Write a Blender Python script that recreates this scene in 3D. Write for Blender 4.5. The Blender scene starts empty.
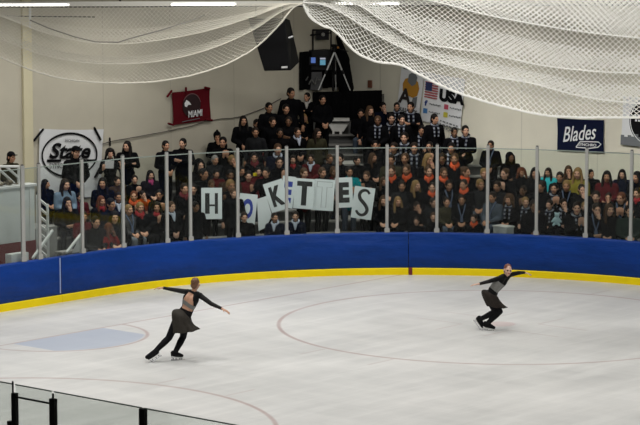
import bpy, bmesh, math, random
import numpy as np
from mathutils import Vector, Matrix
random.seed(7)
rng = np.random.default_rng(5)
D = bpy.data
COL = bpy.context.scene.collection
sc = bpy.context.scene
V3 = lambda *a: np.array(a, float)

# ------------------------------------------------------------------ camera and its geometry
# rink frame: u runs along the goal line, w out towards the end boards, z up, metres
CAM = V3(-32.157, -34.518, 8.114)
YAW, PIT, FPX = 0.7092, -0.11956, 2371.28
FW = V3(math.cos(YAW) * math.cos(PIT), math.sin(YAW) * math.cos(PIT), math.sin(PIT))
RT = V3(math.sin(YAW), -math.cos(YAW), 0)
UP = np.cross(RT, FW)


def ray(x, y):
    return FW + (x - 320) / FPX * RT - (y - 212.5) / FPX * UP


def on_plane(x, y, ax, val):
    d = ray(x, y)
    return CAM + d * ((val - CAM[ax]) / d[ax])


def at_depth(x, y, t):
    return CAM + ray(x, y) * t


cam_d = D.cameras.new('camera')
cam = D.objects.new('camera', cam_d)
COL.objects.link(cam)
cam_d.sensor_width = 36
cam_d.lens = FPX * 36 / 640
cam_d.clip_end = 400
cam.matrix_world = Matrix(((RT[0], UP[0], -FW[0], CAM[0]), (RT[1], UP[1], -FW[1], CAM[1]), (RT[2], UP[2], -FW[2], CAM[2]), (0, 0, 0, 1)))
sc.camera = cam

# rink outline
HALF, ENDW, RAD = 13.326, 3.071, 9.117
ACU, ACW = HALF - RAD, ENDW - RAD
WALL_U, WALL_W = 17.4, 7.1


def out_dist(p):
    qx, qy = p[0] - ACU, p[1] - ACW
    m = min(max(qx, qy), 0)
    return math.hypot(max(qx, 0), max(qy, 0)) + m - RAD


def ray_out(x, y, d):
    """the point on the pixel's ray that lies d metres outside the boards"""
    a, b = 45.0, 80.0
    r = ray(x, y)
    for _ in range(60):
        m = (a + b) / 2
        if out_dist(CAM + r * m) < d:
            a = m
        else:
            b = m
    return CAM + r * a


L_END = 14.0
L_ARC = RAD * math.pi / 2


def path(s, off):
    """s metres along the boards from far left to right -> point offset outwards, and outward normal"""
    if s < L_END:
        return V3(ACU - L_END + s, ENDW + off, 0), V3(0, 1, 0)
    if s < L_END + L_ARC:
        a = math.pi / 2 - (s - L_END) / RAD
        n = V3(math.cos(a), math.sin(a), 0)
        return V3(ACU, ACW, 0) + n * (RAD + off), n
    return V3(HALF + off, ACW - (s - L_END - L_ARC), 0), V3(1, 0, 0)


def path_s(p):
    qx, qy = p[0] - ACU, p[1] - ACW
    if qx <= 0:
        return L_END + qx
    if qy <= 0:
        return L_END + L_ARC - qy
    return L_END + RAD * (math.pi / 2 - math.atan2(qy, qx))


# ------------------------------------------------------------------ object helpers
def tag(o, label=None, cat=None, group=None, kind=None):
    if label: o['label'] = label
    if cat: o['category'] = cat
    if group: o['group'] = group
    if kind: o['kind'] = kind
    return o


def link(name, me, mats, parent=None, loc=None):
    o = D.objects.new(name, me)
    COL.objects.link(o)
    if mats is not None and me is not None and not len(me.materials):
        for m in (mats if isinstance(mats, (list, tuple)) else [mats]):
            me.materials.append(m)
    if parent: o.parent = parent
    if loc is not None: o.location = loc
    return o


def empty(name, loc, rz=0):
    o = D.objects.new(name, None)
    COL.objects.link(o)
    o.empty_display_size = .1
    o.location = loc
    o.rotation_euler = (0, 0, rz)
    return o


class MB:
    """collects vertices and faces for one mesh"""
    def __init__(s):
        s.v, s.f, s.m = [], [], []

    def add(s, v, f, m=0):
        n = len(s.v)
        s.v += [tuple(map(float, p)) for p in v]
        s.f += [tuple(i + n for i in q) for q in f]
        s.m += [m] * len(f)
        return s

    def box(s, c, size, M=None, m=0):
        hx, hy, hz = [a / 2 for a in size]
        P = [V3(x, y, z) for x in (-hx, hx) for y in (-hy, hy) for z in (-hz, hz)]
        if M is not None: P = [np.array(M) @ p for p in P]
        P = [p + np.array(c, float) for p in P]
        return s.add(P, [(0, 1, 3, 2), (4, 6, 7, 5), (0, 4, 5, 1), (2, 3, 7, 6), (0, 2, 6, 4), (1, 5, 7, 3)], m)

    def hexa(s, P, m=0):
        """eight corners: bottom ring of four then top ring of four"""
        return s.add(P, [(3, 2, 1, 0), (4, 5, 6, 7), (0, 1, 5, 4), (1, 2, 6, 5), (2, 3, 7, 6), (3, 0, 4, 7)], m)

    def cap(s, a, b, r1, r2=None, n=10, rings=3, m=0):
        """rounded tapered bar"""
        r2 = r1 if r2 is None else r2
        a, b = np.array(a, float), np.array(b, float)
        d = b - a
        L = np.linalg.norm(d)
        d = d / L if L > 1e-9 else V3(0, 0, 1)
        x = np.cross(d, V3(0, 0, 1) if abs(d[2]) < .9 else V3(1, 0, 0))
        x /= np.linalg.norm(x)
        y = np.cross(d, x)
        V, F = [a - d * r1], []
        rr = [(a, r1, t) for t in np.linspace(-math.pi / 2, 0, rings + 1)[1:]] + [(b, r2, t) for t in np.linspace(0, math.pi / 2, rings + 1)[:-1]]
        for c, r, t in rr:
            for k in range(n):
                q = 2 * math.pi * k / n
                V.append(c + d * r * math.sin(t) + (x * math.cos(q) + y * math.sin(q)) * r * math.cos(t))
        V.append(b + d * r2)
        R = len(rr)
        for k in range(n):
            F.append((0, 1 + (k + 1) % n, 1 + k))
            F.append((len(V) - 1, 1 + (R - 1) * n + k, 1 + (R - 1) * n + (k + 1) % n))
        for i in range(R - 1):
            for k in range(n):
                F.append((1 + i * n + k, 1 + i * n + (k + 1) % n, 1 + (i + 1) * n + (k + 1) % n, 1 + (i + 1) * n + k))
        return s.add(V, F, m)

    def ell(s, c, r, M=None, n=14, k=9, m=0):
        c = np.array(c, float)
        V, F = [], []
        for i in range(k + 1):
            t = math.pi * i / k
            for j in range(n):
                q = 2 * math.pi * j / n
                p = V3(r[0] * math.sin(t) * math.cos(q), r[1] * math.sin(t) * math.sin(q), r[2] * math.cos(t))
                V.append(c + (np.array(M) @ p if M is not None else p))
        for i in range(k):
            for j in range(n):
                F.append((i * n + j, (i + 1) * n + j, (i + 1) * n + (j + 1) % n, i * n + (j + 1) % n))
        return s.add(V, F, m)

    def tube(s, pts, r, n=6, m=0):
        pts = [np.array(p, float) for p in pts]
        V, F = [], []
        for i, p in enumerate(pts):
            d = pts[min(i + 1, len(pts) - 1)] - pts[max(i - 1, 0)]
            d /= np.linalg.norm(d) + 1e-12
            x = np.cross(d, V3(0, 0, 1) if abs(d[2]) < .95 else V3(1, 0, 0))
            x /= np.linalg.norm(x)
            y = np.cross(d, x)
            for k in range(n):
                q = 2 * math.pi * k / n
                V.append(p + (x * math.cos(q) + y * math.sin(q)) * r)
        for i in range(len(pts) - 1):
            for k in range(n):
                F.append((i * n + k, i * n + (k + 1) % n, (i + 1) * n + (k + 1) % n, (i + 1) * n + k))
        F.append(tuple(range(n))[::-1])
        F.append(tuple((len(pts) - 1) * n + k for k in range(n)))
        return s.add(V, F, m)

    def sweep(s, ss, prof, m=0, close=True):
        """profile points (offset, z) swept along the boards' path"""
        n = len(prof)
        V, F = [], []
        for t in ss:
            for off, z in prof:
                p, _ = path(t, off)
                V.append((p[0], p[1], z))
        for i in range(len(ss) - 1):
            for k in range(n if close else n - 1):
                F.append((i * n + k, (i + 1) * n + k, (i + 1) * n + (k + 1) % n, i * n + (k + 1) % n))
        if close:
            F.append(tuple(range(n)))
            F.append(tuple((len(ss) - 1) * n + k for k in range(n))[::-1])
        return s.add(V, F, m)

    def mesh(s, name, smooth=False):
        me = D.meshes.new(name)
        me.from_pydata(s.v, [], s.f)
        me.polygons.foreach_set('material_index', s.m)
        bm = bmesh.new()
        bm.from_mesh(me)
        bmesh.ops.recalc_face_normals(bm, faces=bm.faces)
        bm.to_mesh(me)
        bm.free()
        if smooth: me.polygons.foreach_set('use_smooth', [True] * len(me.polygons))
        me.update()
        return me

    def build(s, name, mats, parent=None, smooth=False, loc=None):
        return link(name, s.mesh(name, smooth), mats, parent, loc)


def bevel(o, w, seg=2):
    bm = bmesh.new()
    bm.from_mesh(o.data)
    bmesh.ops.bevel(bm, geom=bm.edges[:], offset=w, segments=seg, affect='EDGES', profile=.6)
    bm.to_mesh(o.data)
    bm.free()
    return o


def unify(mb, voxel, smooth=2, name='body'):
    """melt overlapping shapes into one continuous surface"""
    me = mb.mesh(name)
    o = D.objects.new(name, me)
    COL.objects.link(o)
    r = o.modifiers.new('r', 'REMESH')
    r.mode = 'VOXEL'
    r.voxel_size = voxel
    if smooth:
        q = o.modifiers.new('s', 'SMOOTH')
        q.factor = .5
        q.iterations = smooth
    dg = bpy.context.evaluated_depsgraph_get()
    out = D.meshes.new_from_object(o.evaluated_get(dg))
    D.objects.remove(o)
    D.meshes.remove(me)
    out.name = name
    out.polygons.foreach_set('use_smooth', [True] * len(out.polygons))
    return out


# ------------------------------------------------------------------ materials
def mat(name, col, rough=.6, metal=0, spec=.5, emit=None, noise=0, scale=20, bump=0, bscale=40):
    m = D.materials.new(name)
    m.use_nodes = True
    nt = m.node_tree
    b = nt.nodes['Principled BSDF']
    b.inputs['Base Color'].default_value = (*col, 1)
    b.inputs['Roughness'].default_value = rough
    b.inputs['Metallic'].default_value = metal
    b.inputs['Specular IOR Level'].default_value = spec
    if emit:
        b.inputs['Emission Color'].default_value = (*emit[0], 1)
        b.inputs['Emission Strength'].default_value = emit[1]
    if noise or bump:
        tc = nt.nodes.new('ShaderNodeTexCoord')
    if noise:
        t = nt.nodes.new('ShaderNodeTexNoise')
        t.inputs['Scale'].default_value = scale
        t.inputs['Detail'].default_value = 5
        nt.links.new(tc.outputs['Object'], t.inputs['Vector'])
        mx = nt.nodes.new('ShaderNodeMix')
        mx.data_type = 'RGBA'
        mx.inputs['A'].default_value = (*[c * (1 - noise) for c in col], 1)
        mx.inputs['B'].default_value = (*[min(1, c * (1 + noise)) for c in col], 1)
        nt.links.new(t.outputs['Fac'], mx.inputs['Factor'])
        nt.links.new(mx.outputs['Result'], b.inputs['Base Color'])
    if bump:
        t2 = nt.nodes.new('ShaderNodeTexNoise')
        t2.inputs['Scale'].default_value = bscale
        nt.links.new(tc.outputs['Object'], t2.inputs['Vector'])
        bp = nt.nodes.new('ShaderNodeBump')
        bp.inputs['Strength'].default_value = bump
        nt.links.new(t2.outputs['Fac'], bp.inputs['Height'])
        nt.links.new(bp.outputs['Normal'], b.inputs['Normal'])
    return m


class NG:
    """small node-graph writer"""
    def __init__(s, m):
        s.nt = m.node_tree

    def node(s, t, **kw):
        n = s.nt.nodes.new(t)
        for k, v in kw.items(): setattr(n, k, v)
        return n

    def put(s, sock, v):
        if isinstance(v, (int, float)):
            sock.default_value = v
        elif isinstance(v, tuple):
            sock.default_value = v
        else:
            s.nt.links.new(v, sock)

    def math(s, op, a, b=0.0, c=0.0):
        n = s.node('ShaderNodeMath', operation=op)
        s.put(n.inputs[0], a); s.put(n.inputs[1], b); s.put(n.inputs[2], c)
        return n.outputs[0]

    def mix(s, f, a, b):
        n = s.node('ShaderNodeMix', data_type='RGBA')
        s.put(n.inputs['Factor'], f); s.put(n.inputs['A'], a); s.put(n.inputs['B'], b)
        return n.outputs['Result']

    def noise(s, vec, scale, detail=4, rough=.5):
        n = s.node('ShaderNodeTexNoise')
        s.put(n.inputs['Vector'], vec)
        n.inputs['Scale'].default_value = scale
        n.inputs['Detail'].default_value = detail
        n.inputs['Roughness'].default_value = rough
        return n.outputs['Fac']

    def ramp(s, x, lo, hi):
        n = s.node('ShaderNodeMapRange')
        s.put(n.inputs[0], x)
        n.inputs[1].default_value = lo; n.inputs[2].default_value = hi
        return n.outputs[0]

    def mapping(s, vec, scale=(1, 1, 1), rot=(0, 0, 0)):
        n = s.node('ShaderNodeMapping')
        s.put(n.inputs[0], vec)
        n.inputs['Scale'].default_value = scale
        n.inputs['Rotation'].default_value = rot
        return n.outputs[0]


# ------------------------------------------------------------------ the ice
CIRC_U, CIRC_W, CIRC_R, CREASE_R = 6.901, -5.902, 4.572, 1.793
ice = D.materials.new('ice')
ice.use_nodes = True
g = NG(ice)
bs = ice.node_tree.nodes['Principled BSDF']
tc = g.node('ShaderNodeTexCoord').outputs['Object']
sx = g.node('ShaderNodeSeparateXYZ')
g.put(sx.inputs[0], tc)
U_, W_ = sx.outputs[0], sx.outputs[1]
M = g.math


def band(x, half, soft=.02):
    return g.ramp(M('ABSOLUTE', x), half + soft, half - soft)


def near_line(u0, w0, u1, w1, half=.03):
    """a straight painted mark"""
    L = math.hypot(u1 - u0, w1 - w0)
    du, dw = (u1 - u0) / L, (w1 - w0) / L
    a, b = M('SUBTRACT', U_, u0), M('SUBTRACT', W_, w0)
    along = M('ADD', M('MULTIPLY', a, du), M('MULTIPLY', b, dw))
    across = M('SUBTRACT', M('MULTIPLY', b, du), M('MULTIPLY', a, dw))
    return M('MULTIPLY', band(across, half), band(M('SUBTRACT', along, L / 2), L / 2))


def add_max(lst):
    x = lst[0]
    for y in lst[1:]: x = M('MAXIMUM', x, y)
    return x


aU = M('ABSOLUTE', U_)
du, dw = M('SUBTRACT', aU, CIRC_U), M('SUBTRACT', W_, CIRC_W)
rc = M('SQRT', M('ADD', M('MULTIPLY', du, du), M('MULTIPLY', dw, dw)))
r0 = M('SQRT', M('ADD', M('MULTIPLY', U_, U_), M('MULTIPLY', W_, W_)))
below = M('LESS_THAN', W_, 0.0)
reds = [band(W_, .03), band(M('SUBTRACT', rc, CIRC_R), .04), M('MULTIPLY', band(M('SUBTRACT', r0, CREASE_R), .035), below)]
for s1 in (-1, 1):
    for sd in (-1, 1):
        c = s1 * CIRC_U
        for q in (-.85, .85):
            reds.append(near_line(c + sd * CIRC_R, CIRC_W + q, c + sd * (CIRC_R + .75), CIRC_W + q))
        if s1 == 1:
            for q in (-1, 1):
                reds.append(near_line(c + sd * .5, CIRC_W + q * .6, c + sd * .5, CIRC_W + q * 1.8))
                reds.append(near_line(c + sd * .5, CIRC_W + q * .6, c + sd * 1.4, CIRC_W + q * .6))
red = M('MAXIMUM', add_max(reds[:3]), M('MULTIPLY', add_max(reds[3:]), .45))
dot = g.ramp(rc, .34, .28)
blue = M('MULTIPLY', M('MULTIPLY', g.ramp(r0, CREASE_R - .03, CREASE_R - .09), M('LESS_THAN', W_, -.04)), g.ramp(aU, 1.26, 1.2))
# frost, skate scratches and wet patches
big = g.noise(tc, .35, 5, .6)
streak = g.noise(g.mapping(tc, (1.6, .22, 1), (0, 0, .5)), 1.3, 6, .65)
streak2 = g.noise(g.mapping(tc, (.25, 2.2, 1), (0, 0, -.25)), 1.1, 6, .65)
tone = M('ADD', M('MULTIPLY', big, .5), M('MULTIPLY', M('ADD', streak, streak2), .25))
base = g.mix(g.ramp(tone, .36, .64), (.50, .503, .495, 1), (.70, .695, .68, 1))
wear = M('MULTIPLY', g.ramp(streak, .3, .6), 1.0)
base = g.mix(M('MULTIPLY', g.ramp(streak2, .5, .75), .35), base, (.76, .76, .75, 1))
colr = g.mix(M('MULTIPLY', blue, .58), base, (.31, .38, .52, 1))
colr = g.mix(M('MULTIPLY', red, M('ADD', .40, M('MULTIPLY', wear, .2))), colr, (.32, .17, .16, 1))
colr = g.mix(M('MULTIPLY', dot, .28), colr, (.5, .22, .22, 1))
g.put(bs.inputs['Base Color'], colr)
bs.inputs['Roughness'].default_value = .31
bs.inputs['IOR'].default_value = 1.31
bs.inputs['Specular IOR Level'].default_value = .32

m = MB()
nseg = 28
pts = [(-HALF, -46, 0), (HALF, -46, 0)]
for i in range(nseg + 1):
    a = (math.pi / 2) * i / nseg
    pts.append((ACU + RAD * math.cos(a), ACW + RAD * math.sin(a), 0))
for i in range(nseg + 1):
    a = math.pi / 2 + (math.pi / 2) * i / nseg
    pts.append((-ACU + RAD * math.cos(a), ACW + RAD * math.sin(a), 0))
m.add(pts, [tuple(range(len(pts)))])
tag(m.build('floor', ice), 'pale scratched ice sheet with faded red circles and blue crease', None, kind='structure')
concrete = mat('concrete', (.2, .2, .19), .8, noise=.2, scale=4)
m = MB()
m.add([(-40, -60, -.02), (22, -60, -.02), (22, 12, -.02), (-40, 12, -.02)], [(0, 1, 2, 3)])
tag(m.build('floor_outer', concrete), 'grey concrete floor around the rink', None, kind='structure')

# ------------------------------------------------------------------ the hall's walls
def wall_mat(name, axis, col):
    m = mat(name, col, .7)
    g = NG(m)
    b = m.node_tree.nodes['Principled BSDF']
    tc = g.node('ShaderNodeTexCoord').outputs['Object']
    sp = g.node('ShaderNodeSeparateXYZ')
    g.put(sp.inputs[0], tc)
    x = sp.outputs[axis]
    fr = g.math('FRACT', g.math('MULTIPLY', x, 1 / 2.35))
    seam = g.ramp(g.math('ABSOLUTE', g.math('SUBTRACT', fr, .5)), .008, .003)
    n1 = g.noise(tc, .8, 5, .6)
    c = g.mix(g.ramp(n1, .3, .75), tuple(v * .93 for v in col) + (1,), tuple(v * 1.05 for v in col) + (1,))
    c = g.mix(g.math('MULTIPLY', seam, .30), c, (.2, .19, .16, 1))
    g.put(b.inputs['Base Color'], c)
    bp = g.node('ShaderNodeBump')
    bp.inputs['Strength'].default_value = .25
    bp.inputs['Distance'].default_value = .02
    g.put(bp.inputs['Height'], g.math('SUBTRACT', 1.0, seam))
    g.put(b.inputs['Normal'], bp.outputs[0])
    return m


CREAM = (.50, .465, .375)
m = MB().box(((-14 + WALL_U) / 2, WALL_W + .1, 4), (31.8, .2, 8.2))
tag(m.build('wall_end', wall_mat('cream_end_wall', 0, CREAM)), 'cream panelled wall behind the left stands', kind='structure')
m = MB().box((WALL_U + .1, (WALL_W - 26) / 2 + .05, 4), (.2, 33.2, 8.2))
tag(m.build('wall_side', wall_mat('cream_side_wall_lit', 1, (.66, .63, .52))), 'cream panelled wall behind the right stands', kind='structure')  # paler than the end wall: its stronger light is put into the paint
# pale yellowish pilaster on the end wall
p0, p1 = on_plane(22, 120, 1, WALL_W), on_plane(31, 120, 1, WALL_W)
m = MB().box(((p0[0] + p1[0]) / 2, WALL_W - .04, 4), (p1[0] - p0[0], .08, 8.0))
tag(bevel(m.build('trim_1', mat('pilaster_paint', (.60, .55, .38), .7, noise=.06, scale=3)), .015), 'pale yellow pilaster on the end wall', kind='structure')

# ------------------------------------------------------------------ boards, posts and glass
m_blue = mat('blue_vinyl', (.016, .058, .30), .42, spec=.14)
g = NG(m_blue)
b = m_blue.node_tree.nodes['Principled BSDF']
tc = g.node('ShaderNodeTexCoord').outputs['Object']
n1 = g.noise(g.mapping(tc, (.55, .55, 2.5), (0, 0, 0)), 1.6, 4, .6)
wv = g.noise(g.mapping(tc, (1.0, 1.0, 1.6), (.5, .3, 0)), 2.2, 2, .4)
bp = g.node('ShaderNodeBump')
bp.inputs['Strength'].default_value = .8
bp.inputs['Distance'].default_value = .05
g.put(bp.inputs['Height'], g.math('ADD', n1, wv))
g.put(b.inputs['Normal'], bp.outputs[0])
g.put(b.inputs['Base Color'], g.mix(g.ramp(n1, .3, .7), (.004, .034, .19, 1), (.006, .044, .26, 1)))
m_yel = mat('yellow_kick_plastic', (.92, .70, .008), .45, spec=.12, noise=.1, scale=3)
m_redmark = mat('red_plastic', (.16, .012, .018), .5)
m_white = mat('white_paint', (.72, .72, .70), .5)
m_tape = mat('white_seam_tape', (.30, .36, .60), .6)
m_dkseam = mat('dark_blue_seam', (.006, .018, .1), .6)


def s_at(x, off=0.0, y=260):
    return path_s(ray_out(x, y, off))


sA, sB = s_at(61), s_at(408.5)
S0, S1 = L_END - 11.0, L_END + L_ARC + 16.0


def srange(a, b, step=.25):
    n = max(2, int(math.ceil((b - a) / step)) + 1)
    return list(np.linspace(a, b, n))


for a, bb, lab in ((S0, sA, 'blue covered rink board at far left, left of the pale seam'),
                   (sA, sB, 'long blue covered rink board between pale seam and dark seam'),
                   (sB, S1, 'blue covered rink board right of the dark seam')):
    root = MB().sweep(srange(a + .006, bb - .006), [(0.02, 0), (.14, 0), (.14, .98), (0.02, .98)]).build('dasher_board', m_dkseam)
    tag(root, lab, 'rink board', 'blue boards around the rink')
    # vinyl cover with a rounded top edge
    MB().sweep(srange(a + .008, bb - .008, .12), [(.018, .14), (0, .16), (-.004, .55), (0, .96), (.02, .992), (.05, 1.0), (.13, 1.0), (.15, .98), (.15, .9)], close=False).build('vinyl_cover', m_blue, root, smooth=True)
    MB().sweep(srange(a + .004, bb - .004), [(-.03, 0), (.018, 0), (.018, .165), (-.018, .165), (-.03, .15)]).build('kick_plate', m_yel, root)
    if bb == sA:
        MB().sweep([bb - .05, bb - .018], [(-.008, .2), (.0, .2), (.0, .98), (-.008, .98)]).build('seam_tape', m_tape, root)
    if a == sB:
        MB().sweep([a + .006, a + .09], [(-.036, 0), (.0, 0), (.0, .172), (-.036, .172)]).build('goal_line_mark', m_redmark, root)

m_glass = D.materials.new('rink_glass')
m_glass.use_nodes = True
nt = m_glass.node_tree
g = NG(m_glass)
nt.nodes.remove(nt.nodes['Principled BSDF'])
tr = g.node('ShaderNodeBsdfTransparent')
tr.inputs[0].default_value = (.93, .955, .94, 1)
df = g.node('ShaderNodeBsdfDiffuse')
df.inputs[0].default_value = (.55, .6, .56, 1)
gl = g.node('ShaderNodeBsdfGlossy')
gl.inputs['Roughness'].default_value = .03
fr = g.node('ShaderNodeFresnel')
fr.inputs[0].default_value = 1.4
mx1 = g.node('ShaderNodeMixShader')
mx1.inputs[0].default_value = .002
g.put(mx1.inputs[1], tr.outputs[0]); g.put(mx1.inputs[2], df.outputs[0])
mx2 = g.node('ShaderNodeMixShader')
g.put(mx2.inputs[0], g.math('MULTIPLY', fr.outputs[0], .28))
g.put(mx2.inputs[1], mx1.outputs[0]); g.put(mx2.inputs[2], gl.outputs[0])
g.put(nt.nodes['Material Output'].inputs[0], mx2.outputs[0])
m_post = mat('aluminium_post', (.40, .40, .385), .45, .15)
m_edge = mat('glass_edge', (.26, .31, .285), .3)
m_clip = mat('dark_clip', (.05, .05, .05), .5)

POSTS = [(22, 163), (38.5, 163), (81.5, 159.5), (122.5, 155.5), (166.5, 152.5), (190, 151.5), (237.5, 149), (286.5, 147.5), (337.2, 147),
         (387.2, 146.5), (437.3, 146.5), (488, 147), (537.2, 148), (587, 149.5), (632, 151)]
ORD = ['first', 'second', 'third', 'fourth', 'fifth', 'sixth', 'seventh', 'eighth', 'ninth', 'tenth', 'eleventh', 'twelfth', 'thirteenth', 'fourteenth', 'fifteenth', 'sixteenth', 'seventeenth', 'eighteenth', 'nineteenth', 'twentieth']
post_s = []
tops = []
for i, (x, y) in enumerate(POSTS):
    p = ray_out(x, y, .07)
    tops.append(p[2])
    post_s.append(path_s(p))
ZTOP = float(np.median(tops))
print('post tops', np.round(tops, 2), 'used', ZTOP)
post_s = [post_s[0] - 1.25] + post_s + [post_s[-1] + 1.2, post_s[-1] + 2.4, post_s[-1] + 3.6]
for i, s in enumerate(post_s):
    p, n = path(s, .07)
    ang = math.atan2(n[1], n[0])
    wide = .072 if i != 1 else .10
    root = empty('glass_post', p + V3(0, 0, 1.0), ang)
    o = MB().box((0, 0, (ZTOP - 1.0) / 2 + .01), (.05, wide, ZTOP - 1.0 + .02)).build('upright', m_post, root)
    bevel(o, .008)
    bevel(MB().box((-.03, 0, .05), (.025, wide + .05, .1)).build('base_shoe', m_post, root), .005)
    MB().box((-.0, 0, ZTOP - 1.0 + .03), (.04, .05, .025)).build('cap', m_clip, root)
    tag(root, f'pale metal glass post, {ORD[i]} from the left end of the far boards', 'post', 'posts holding the far rink glass')
for i in range(len(post_s) - 1):
    a, b_ = post_s[i] + .035, post_s[i + 1] - .035
    P = [path(a, .062)[0], path(b_, .062)[0], path(b_, .076)[0], path(a, .076)[0]]
    o = MB().hexa([q + V3(0, 0, .99) for q in P] + [q + V3(0, 0, ZTOP - .06) for q in P]).build('rink_glass', m_glass)
    nm = f'{ORD[i - 1]} clear glass pane on the far boards, counted from the first post' if i else 'clear glass pane left of the first post on the far boards'
    tag(o, nm, 'glass pane', 'far rink glass panes')
    Q = [path(a, .06)[0], path(b_, .06)[0], path(b_, .078)[0], path(a, .078)[0]]
    MB().hexa([q + V3(0, 0, ZTOP - .062) for q in Q] + [q + V3(0, 0, ZTOP - .042) for q in Q]).build('top_edge', m_edge, o)
# ------------------------------------------------------------------ bleachers
RUN, RISE, D0, Z0 = .72, .20, .8, .2
NROW = 11
row_d = lambda k: D0 + RUN * k
row_z = lambda k: Z0 + RISE * k
m_tread = mat('worn_grey_tread', (.11, .11, .105), .7, noise=.25, scale=6)
m_bench = mat('grey_bench_plank', (.22, .215, .2), .55, noise=.2, scale=8)
BL_W0 = -15.0
END_U = [ray_out(63 - 6.0 * k, 230, D0 + RUN * k)[0] if k < 5 else 4.0 for k in range(NROW)]      # where each row stops at its left end


def inside(p, u0, mg=.03):
    return p[0] < WALL_U - mg and p[1] < WALL_W - mg and p[0] > u0 and p[1] > BL_W0


def row_span(k, a, b):
    ss = np.arange(0, L_END + L_ARC + 12, .05)
    ok = [t for t in ss if inside(path(t, a)[0], END_U[k]) and inside(path(t, b)[0], END_U[k])]
    return list(np.linspace(ok[0], ok[-1], max(2, int((ok[-1] - ok[0]) / .3)))) if len(ok) > 8 else None


for k in range(NROW):
    d, z = row_d(k), row_z(k)
    sp = row_span(k, d - .5, d + .22)
    if not sp: continue
    root = MB().sweep(sp, [(d - .495, 0), (d + .215, 0), (d + .215, z), (d - .495, z)]).build('bleacher_row', m_tread)
    tag(root, f'{ORD[k]} grey bleacher step with bench, counted up from the rink boards', 'bleacher', 'bleacher rows in the corner stands')
    MB().sweep(sp, [(d - .13, z + .39), (d + .15, z + .39), (d + .15, z + .43), (d - .13, z + .43)]).build('bench_plank', m_bench, root)
    MB().sweep(sp, [(d - .03, z - .01), (d + .03, z - .01), (d + .03, z + .395), (d - .03, z + .395)]).build('bench_riser', m_tread, root)

# ------------------------------------------------------------------ crowd: shared bodies, coats, hair
SK = [mat('skin_light', (.47, .25, .155), .55, spec=.3), mat('skin_fair', (.54, .315, .215), .55, spec=.3), mat('skin_tan', (.36, .185, .105), .55, spec=.3), mat('skin_brown', (.16, .08, .042), .55, spec=.3)]
m_eye = mat('eye_dark', (.02, .014, .01), .3)
m_lip = mat('lip', (.36, .12, .10), .45)
m_shoe = mat('black_shoe', (.012, .012, .013), .4)
COATS = {'bk': (.0028, .0028, .0036), 'b2': (.005, .005, .006), 'ch': (.014, .0145, .016), 'nv': (.004, .006, .016), 'gy': (.06, .06, .06), 'lb': (.15, .21, .28), 'mr': (.075, .010, .012), 'rd': (.24, .014, .014),
         'pk': (.012, .010, .012), 'tq': (.04, .42, .46), 'yo': (.20, .17, .03), 'ol': (.035, .032, .018), 'br': (.045, .028, .018), 'bg': (.06, .075, .095), 'gn': (.02, .032, .026), 'tl': (.0, .16, .18), 'or': (.36, .06, .012)}
COATN = {'bk': 'black coat', 'b2': 'black jacket', 'ch': 'charcoal jacket', 'nv': 'navy jacket', 'gy': 'grey suit jacket', 'lb': 'light blue jacket', 'mr': 'maroon coat', 'rd': 'red top', 'pk': 'black vest', 'tq': 'turquoise shirt',
         'yo': 'yellow olive jacket', 'ol': 'dark olive jacket', 'br': 'brown jacket', 'bg': 'blue grey jacket', 'gn': 'dark green jacket', 'tl': 'teal top', 'or': 'orange vest'}
m_coat = {k: mat('coat_' + COATN[k].replace(' ', '_'), c, .85, spec=.06, bump=.25, bscale=18) for k, c in COATS.items()}
PANTS = {'bk': mat('black_trousers', (.003, .003, .004), .9, spec=.06), 'jn': mat('blue_jeans', (.05, .07, .10), .85), 'gj': mat('grey_jeans', (.12, .135, .15), .85), 'kh': mat('khaki_trousers', (.16, .13, .07), .85)}
HAIRC = {'d': (.005, .0035, .003), 'k': (.014, .008, .005), 'b': (.21, .13, .052), 'n': (.06, .032, .016), 'a': (.11, .035, .014), 'g': (.22, .21, .20)}
m_hair = {k: mat('hair_' + n, HAIRC[k], .6, spec=.15, noise=.3, scale=60) for k, n in (('d', 'black'), ('k', 'dark_brown'), ('b', 'blonde'), ('n', 'brown'), ('a', 'auburn'), ('g', 'grey'))}


def stripes(name, c1, c2, sc_, ax):
    m = mat(name, c1, .85)
    g = NG(m)
    tc = g.node('ShaderNodeTexCoord').outputs['Object']
    sp = g.node('ShaderNodeSeparateXYZ')
    g.put(sp.inputs[0], tc)
    f = g.math('GREATER_THAN', g.math('FRACT', g.math('MULTIPLY', sp.outputs[ax], sc_)), .5)
    g.put(m.node_tree.nodes['Principled BSDF'].inputs['Base Color'], g.mix(f, (*c1, 1), (*c2, 1)))
    return m


NECK = {'o': ('orange scarf', mat('orange_scarf', (.60, .085, .02), .85)), 'r': ('red scarf', mat('red_scarf', (.30, .015, .018), .85)), 'm': ('maroon scarf', mat('maroon_scarf', (.13, .012, .016), .85)),
        's': ('striped scarf', stripes('striped_navy_white_scarf', (.22, .235, .27), (.006, .009, .026), 11, 2)), 'w': ('pale collar', mat('pale_collar', (.45, .43, .40), .85)),
        'l': ('lanyard', mat('blue_lanyard', (.07, .10, .17), .7)), 'k': ('pink scarf', mat('pink_scarf', (.42, .05, .17), .85)), 'c': ('white collar', mat('shirt_collar', (.42, .46, .55), .8))}


def headframe(c, yaw=0, pitch=0):
    """columns: right, back, up of a head that looks along -Y turned by yaw"""
    R = Matrix.Rotation(yaw, 3, 'Z') @ Matrix.Rotation(pitch, 3, 'X')
    return np.array(c, float), np.array(R)


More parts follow.
